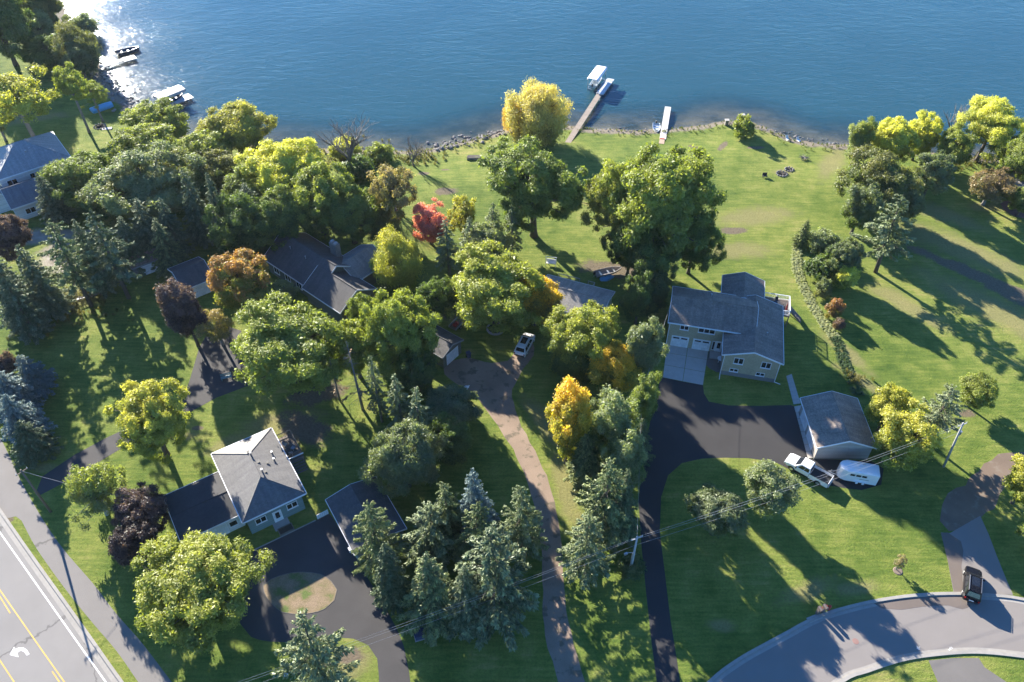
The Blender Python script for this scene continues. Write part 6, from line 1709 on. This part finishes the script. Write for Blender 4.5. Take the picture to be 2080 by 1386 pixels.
# ================================================================== STREET AND YARD THINGS
for k, (px, py) in enumerate(((1661, 1247), (1671, 1243))):
    g = at(px, py); dd = at(1689, 1243) - at(1641, 1262)
    t = thing('mailbox', 'brown pedestal mailbox at the kerb, the one ' + ('away from' if k == 0 else 'beside') + ' the red hydrant', 'mailbox', Vector((g.x, g.y, 0)), math.atan2(dd.y, dd.x))
    MB().box(-.22, .22, -.10, .22, -.05, 1.05).build('pedestal', mat('mailbox_post', (.16, .13, .11), .8, .2), t)
    n = 8; pts = [(math.cos(math.pi * i / n) * .2, math.sin(math.pi * i / n) * .14) for i in range(n + 1)]
    b_ = MB(); ringp = [(-.24, -.3, 1.05)]
    s1 = [(x_, -.32, 1.28 + z_) for x_, z_ in pts] + [(-.2, -.32, 1.05), (.2, -.32, 1.05)]
    s2 = [(x_, .28, 1.28 + z_) for x_, z_ in pts] + [(-.2, .28, 1.05), (.2, .28, 1.05)]
    shell([s1, s2]).build('box', mat('mailbox_brown', (.12, .095, .085), .45, .1), t)
    MB().box(-.17, .17, -.345, -.318, 1.08, 1.36).build('door', mat('mailbox_brown', (.12, .095, .085), .45, .1), t)
    MB().box(.2, .225, -.1, .12, 1.2, 1.36).build('flag', mat('red_flag', (.4, .03, .02), .5), t)
pd = thing('mailbox_pad', 'short pale paving pad under the mailboxes at the kerb', 'pad', Vector((*at(1657, 1257).xy, 0)), math.atan2(dd.y, dd.x))
for i in range(3): MB().box(-1.0 + i * .62, -.42 + i * .62, -.25, .45, -.03, .05 + .004 * i).build('paver', CONC(), pd)
hy = thing('fire_hydrant', 'red fire hydrant standing beside the mailboxes', 'hydrant', Vector((*at(1683, 1238).xy, 0)), .4)
hr = mat('hydrant_red', (.50, .06, .04), .4, .12)
MB().tube([(0, 0, 0), (0, 0, .06), (0, 0, .07), (0, 0, .62), (0, 0, .63), (0, 0, .70), (0, 0, .86), (0, 0, .95)], [.2, .2, .13, .13, .17, .17, .13, .04], 12).build('barrel', hr, hy)
for a in (0, 1.5708, 3.1416): MB().tube([(math.cos(a) * .1, math.sin(a) * .1, .48), (math.cos(a) * .25, math.sin(a) * .25, .48)], [.09, .08], 8).build('outlet', hr, hy)
MB().tube([(0, 0, .95), (0, 0, 1.03)], .035, 6).build('operating_nut', hr, hy)
mh = at(1738, 1303)
tag(MB().tube([(0, 0, -.02), (0, 0, .012)], .36, 20).build('manhole_cover', mat('rusty_iron', (.26, .15, .125), .8, .15), loc=(mh.x, mh.y, 0.002)), 'round rusty manhole cover in the cul-de-sac asphalt', 'manhole cover')
g = at(1824, 1160)
tag(MB().tube([(0, 0, -.02), (0, 0, .06)], [.62, .5], 14).build('mulch_ring', mat('mulch', (.17, .13, .10), .95, .3, 8, bmp=.4), loc=(g.x, g.y, 0)), 'round mulch ring at the foot of the spindly young birch', 'mulch ring')
bn = thing('garden_bench', 'teal garden bench at the end of the shaded driveway', 'bench', Vector((*at(461, 770).xy, .01)), .35)
tl = mat('teal_paint', (.10, .22, .24), .5, .1)
for i in range(3): MB().box(-.8, .8, -.28 + i * .19, -.12 + i * .19, .42, .46).build('slat', tl, bn)
for i in range(2): MB().box(-.8, .8, .29, .33, .56 + i * .2, .70 + i * .2).build('back_slat', tl, bn)
for s in (-.72, .72): MB().box(s - .04, s + .04, -.28, .33, 0, .42).build('leg', tl, bn)
g = at(856, 1290); t = thing('utility_cabinet', 'dark blue utility cabinet on shaded lawn below the spruces', 'cabinet', Vector((g.x, g.y, 0)), .3)
MB().box(-.75, .75, -.55, .55, .05, .85).build('case', mat('dark_blue_metal', (.045, .055, .11), .5, .1), t, bevel=.03)
MB().box(-.85, .85, -.65, .65, -.05, .05).build('base', CONC(), t); MB().box(-.8, .8, -.6, .6, .852, .92).build('lid', mat('dark_blue_metal', (.045, .055, .11), .5, .1), t)
g = at(165, 608); t = thing('timber_beam', 'white timber beam lying at the hem of the sandy clearing', 'beam', g, .35)
MB().box(-1.7, 1.7, -.12, .12, 0, .22).build('beam', WHITE(), t); MB().box(-1.4, -1.2, -.14, .14, -.03, .0).build('block', WOOD(), t)
g = at(50, 650); t = thing('covered_woodpile', 'low woodpile under a pale blue cover beneath the spruces', 'woodpile', g, .25)
for k in range(6): MB().tube([(-1, -.35 + .14 * k, .1), (1, -.35 + .14 * k, .1)], .09, 6).build('log', WOOD(), t)
MB().box(-1.1, 1.1, -.45, .45, .2, .3).build('cover', mat('pale_blue_cover', (.25, .33, .42), .6, .1), t)
# junk behind the pale roof: boat on trailer, blue tarp heap, frames
g = ground(1235, 558)
small_boat('fishing_boat', 'old fishing boat among the junk under the cottonwoods', Vector((g.x, g.y, g.z + .35)), .35, 5.0, 1.7, mat('faded_boat', (.30, .27, .25), .6, .2), True)
bt = thing('boat_trailer', 'rusty boat trailer under the old fishing boat', 'trailer', Vector((g.x, g.y, g.z)), .35)
MB().beam((-2.3, -.5, .34), (2.0, 0, .34), .08).beam((-2.3, .5, .34), (2.0, 0, .34), .08).build('frame', mat('rusty_frame', (.16, .10, .07), .8, .2), bt)
for s in (-1, 1): wheel(bt, -.9, s * .8, .28, .16, STEEL())
g = ground(1232, 566); t = thing('tarp_heap', 'blue tarp heap beside the old fishing boat', 'tarp', g, .3)
MB().ball((0, 0, .1), 1.0, 10, 6, (1.4, .7, .45), .15).build('tarp', mat('blue_tarp', (.10, .33, .55), .45, .12, 3, bmp=.3), t)
MB().beam((-1, -.4, .06), (1, -.4, .06), .12).build('weight', WOOD(), t)
g = ground(1119, 538); t = thing('white_swing_seat', 'white swing seat on shaded grass behind the pale roof', 'swing seat', g, -.2)
MB().box(-.8, .8, -.3, .3, .42, .48).build('seat', WHITE(), t); MB().box(-.8, .8, .27, .33, .48, 1.05).build('backrest', WHITE(), t)
for s in (-.9, .9): MB().beam((s, -.6, 0), (s, 0, 1.7), .07).beam((s, .6, 0), (s, 0, 1.7), .07).build('frame_leg', WHITE(), t)
MB().beam((-.95, 0, 1.7), (.95, 0, 1.7), .08).build('top_bar', WHITE(), t)
# property line fence under the spruces, rail by rail
fa, fb = at(40, 652), at(205, 600)
fr = heading(fa, fb); FL = (fb - fa).length
t = thing('rail_fence', 'low dark rail fence along the shaded edge of the west lawn', 'fence', fa, fr)
nP = 8
for k in range(nP + 1): MB().box(FL * k / nP - .06, FL * k / nP + .06, -.06, .06, -.1, 1.05).build('post', WOOD(), t)
for k in range(nP):
    for zz in (.45, .85): MB().beam((FL * k / nP, 0, zz), (FL * (k + 1) / nP, 0, zz), .07, .1).build('rail', WOOD(), t)

# ------------------------------------------------------------------ hosta border, reeds, rough grass
def tuft_mesh(name, seed, n, hgt, spread, width, m, curve=.5):
    rg = np.random.default_rng(seed); q = []
    for k in range(n):
        a = rg.uniform(0, 6.28); r0 = rg.uniform(0, spread * .4); b0 = np.array([math.cos(a) * r0, math.sin(a) * r0, 0]); d = np.array([math.cos(a), math.sin(a), 0])
        h_ = hgt * rg.uniform(.6, 1.1); w_ = width * rg.uniform(.6, 1.2); s = np.array([-d[1], d[0], 0])
        p1 = b0 + d * spread * .35 * curve + np.array([0, 0, h_ * .7]); p2 = b0 + d * spread * curve * rg.uniform(.7, 1.3) + np.array([0, 0, h_ * (1 - .4 * curve)])
        q.append((b0, p1 - s * w_, p2, p1 + s * w_))
    me = bpy.data.meshes.new(name); v = np.array(q).reshape(-1, 3)
    me.from_pydata(v.tolist(), [], [(4 * i, 4 * i + 1, 4 * i + 2, 4 * i + 3) for i in range(len(q))])
    for nm, arr in (('tip', np.zeros(len(v))), ('rnd', np.repeat(np.clip(rg.normal(.5, .2, len(q)), 0, 1), 4))):
        a_ = me.attributes.new(nm, 'FLOAT', 'POINT'); a_.data.foreach_set('value', arr.astype(np.float32))
    me.materials.append(m); return me
hosta = [tuft_mesh('leaves', 50 + k, 34, .42, .55, .11, LEAF, .9) for k in range(3)]
hb = [at(x, y).xy for x, y in [(1619, 506), (1617, 530), (1620, 556), (1632, 586), (1646, 616), (1660, 640), (1676, 664), (1690, 682), (1702, 700), (1708, 722), (1716, 746), (1730, 776), (1742, 800)]]
hl = smooth_line(hb, .82)
for i, p in enumerate(hl):
    for j, off in enumerate((-.42, .42)):
        tdir = (hl[min(i + 1, len(hl) - 1)] - hl[max(i - 1, 0)]).normalized(); q = p + Vector((-tdir.y, tdir.x)) * (off + random.uniform(-.1, .1)) + tdir * random.uniform(-.15, .15)
        o = inst('hosta_plant', hosta[(i + j) % 3], None, (q.x, q.y, gz(q.x, q.y) - .02), (0, 0, random.uniform(0, 6.28)), (random.uniform(.85, 1.2),) * 3)
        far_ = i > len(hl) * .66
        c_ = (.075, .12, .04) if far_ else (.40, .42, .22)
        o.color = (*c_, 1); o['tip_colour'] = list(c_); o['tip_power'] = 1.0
        tag(o, 'green hosta in the shaded end of the curving border' if far_ else 'cream-leaved hosta in the sunny part of the curving border', 'plant', 'green hostas' if far_ else 'cream hostas of the curving border')
blade = [tuft_mesh('blades', 80 + k, 26, .8, .5, .035, LEAF, .5) for k in range(3)]
def scatter_blades(name, spots, cols, hs):
    V_, F_, R_ = [], [], []; o = 0
    src = [(np.array([v.co[:] for v in m.vertices]), m) for m in blade]
    for (x, y) in spots:
        b_, _ = src[random.randrange(3)]; s = random.uniform(*hs); a = random.uniform(0, 6.28)
        rot = np.array([[math.cos(a), -math.sin(a), 0], [math.sin(a), math.cos(a), 0], [0, 0, 1]])
        v = (b_ * s) @ rot.T + np.array([x, y, max(gz(x, y), LAKE_Z - .3) - .03]); n = len(v)
        V_.append(v); F_ += [(o + i, o + i + 1, o + i + 2, o + i + 3) for i in range(0, n, 4)]; R_.append(np.repeat(np.clip(np.random.default_rng(int(x * 7) % 9999).normal(.5, .2, n // 4), 0, 1), 4)); o += n
    me = bpy.data.meshes.new(name); me.from_pydata(np.concatenate(V_).tolist(), [], F_)
    for nm, arr in (('tip', np.zeros(o)), ('rnd', np.concatenate(R_))):
        a_ = me.attributes.new(nm, 'FLOAT', 'POINT'); a_.data.foreach_set('value', arr.astype(np.float32))
    me.materials.append(LEAF); ob = bpy.data.objects.new(name, me); COL.objects.link(ob); ob['kind'] = 'stuff'; ob.color = (*cols, 1); ob['tip_colour'] = list(cols); ob['tip_power'] = 1.0
    return ob
spots = []
for i in range(600):
    k = random.randrange(12, 42); a, b = SHORE[k], SHORE[k + 1]; t = random.random(); p = a.lerp(b, t); nrm = Vector(((b - a).y, -(b - a).x)).normalized()
    p = p + nrm * abs(random.gauss(1.2, 1.3)); spots.append((p.x, p.y))
scatter_blades('shore_grass', spots, (.12, .14, .04), (.4, 1.0))
spots = []
for (px, py, r_, n) in ((700, 325, 9, 260), (850, 322, 5, 120), (1730, 770, 2, 20), (1990, 330, 8, 160), (150, 610, 5, 120), (160, 640, 6, 80)):
    g = ground(px, py)
    for k in range(n): spots.append((g.x + random.gauss(0, r_ * .6), g.y + random.gauss(0, r_ * .35)))
scatter_blades('rough_grass', spots, (.15, .14, .05), (.5, 1.2))

# odds and ends at the small garage
t = thing('utility_trailer', 'small open trailer with red cans behind the small garage', 'trailer', Vector((*at(928, 664).xy, 0)), 1.0)
MB().box(-1.2, 1.2, -.7, .7, .45, .52).build('floor', WOOD(), t)
for s_ in (-1, 1):
    MB().box(-1.2, 1.2, s_ * .7 - .03, s_ * .7 + .03, .52, .85).build('side', STEEL(), t); wheel(t, -.1, s_ * .82, .3, .16, STEEL())
MB().beam((1.2, 0, .45), (2.2, 0, .42), .08).build('drawbar', STEEL(), t)
for k_ in range(2): MB().box(-.7 + k_ * .6, -.3 + k_ * .6, -.3, .3, .521, .95).build('can', mat('red_can', (.45, .06, .04), .5, .1), t, bevel=.03)
t = thing('wheeled_bin', 'dark blue wheeled bin beside the small garage door', 'bin', Vector((*at(952, 726).xy, 0)), .5)
MB().add([(-.25, -.25, .05), (.25, -.25, .05), (.25, .25, .05), (-.25, .25, .05), (-.3, -.32, 1.0), (.3, -.32, 1.0), (.3, .32, 1.0), (-.3, .32, 1.0)], [(0, 1, 2, 3), (4, 5, 6, 7), (0, 1, 5, 4), (1, 2, 6, 5), (2, 3, 7, 6), (3, 0, 4, 7)]).build('body', mat('dark_blue_metal', (.045, .055, .11), .5, .1), t)
MB().box(-.33, .33, -.35, .35, 1.0, 1.07).build('lid', mat('dark_blue_metal', (.045, .055, .11), .5, .1), t)
for s_ in (-1, 1): MB().tube([(s_ * .26, .28, .1), (s_ * .32, .28, .1)], .1, 10).build('wheel', TYRE(), t)
t = thing('tree_ring', 'round stone ring planter under the spreading yellow-green maple', 'planter', next(o for o in COL.objects if o.get('label', '').startswith('spreading yellow-green maple')).location.copy())
for k_ in range(14):
    a_ = 6.283 * k_ / 14; MB().box(-.28, .28, -.14, .14, -.03, .25, Matrix.Translation((math.cos(a_) * 1.3, math.sin(a_) * 1.3, 0)) @ Matrix.Rotation(a_ + 1.5708, 4, 'Z')).build('stone', CONC(), t)
MB().tube([(0, 0, -.02), (0, 0, .16)], 1.18, 16).build('soil', mat('dark_soil', (.05, .04, .03), .95), t)
for (px_, py_, lab_) in ((947, 790, 'white sack lying beside the dark crabapple'), (925, 793, 'grey-white sack lying under the crabapple branches')):
    t = thing('sack', lab_, 'sack', Vector((*at(px_, py_).xy, 0)), .7)
    MB().ball((0, 0, .22), .42, 10, 6, (1.2, .8, .6), .08).build('bag', WHITE(), t, smooth=True); MB().tube([(.42, 0, .25), (.6, 0, .3)], [.08, .12], 6).build('neck', WHITE(), t)
g = at(581, 1372); t = thing('traffic_cone', 'small white marker cone on the shaded verge by the pine', 'cone', Vector((g.x, g.y, 0)))
MB().tube([(0, 0, .03), (0, 0, .6)], [.17, .04], 10).build('cone', WHITE(), t); MB().box(-.2, .2, -.2, .2, 0, .03).build('base', WHITE(), t)

# ================================================================== thin morning haze over lake and lawns
hz = MB().box(-1500, 1500, -300, 1500, -9, 92).build('haze', bpy.data.materials.new('haze_air'))
hm = hz.data.materials[0]; hm.use_nodes = True; nt = hm.node_tree; nt.nodes.remove(nt.nodes['Principled BSDF'])
pv = N(nt, 'ShaderNodeVolumePrincipled', inp={'Color': (0.82, 0.92, 1, 1), 'Density': 0.000045, 'Anisotropy': 0.3, 'Density Attribute': ''})
nt.links.new(pv.outputs[0], nt.nodes['Material Output'].inputs['Volume'])
hm.cycles.homogeneous_volume = True
hz['kind'] = 'stuff'
S.cycles.volume_bounces = 0
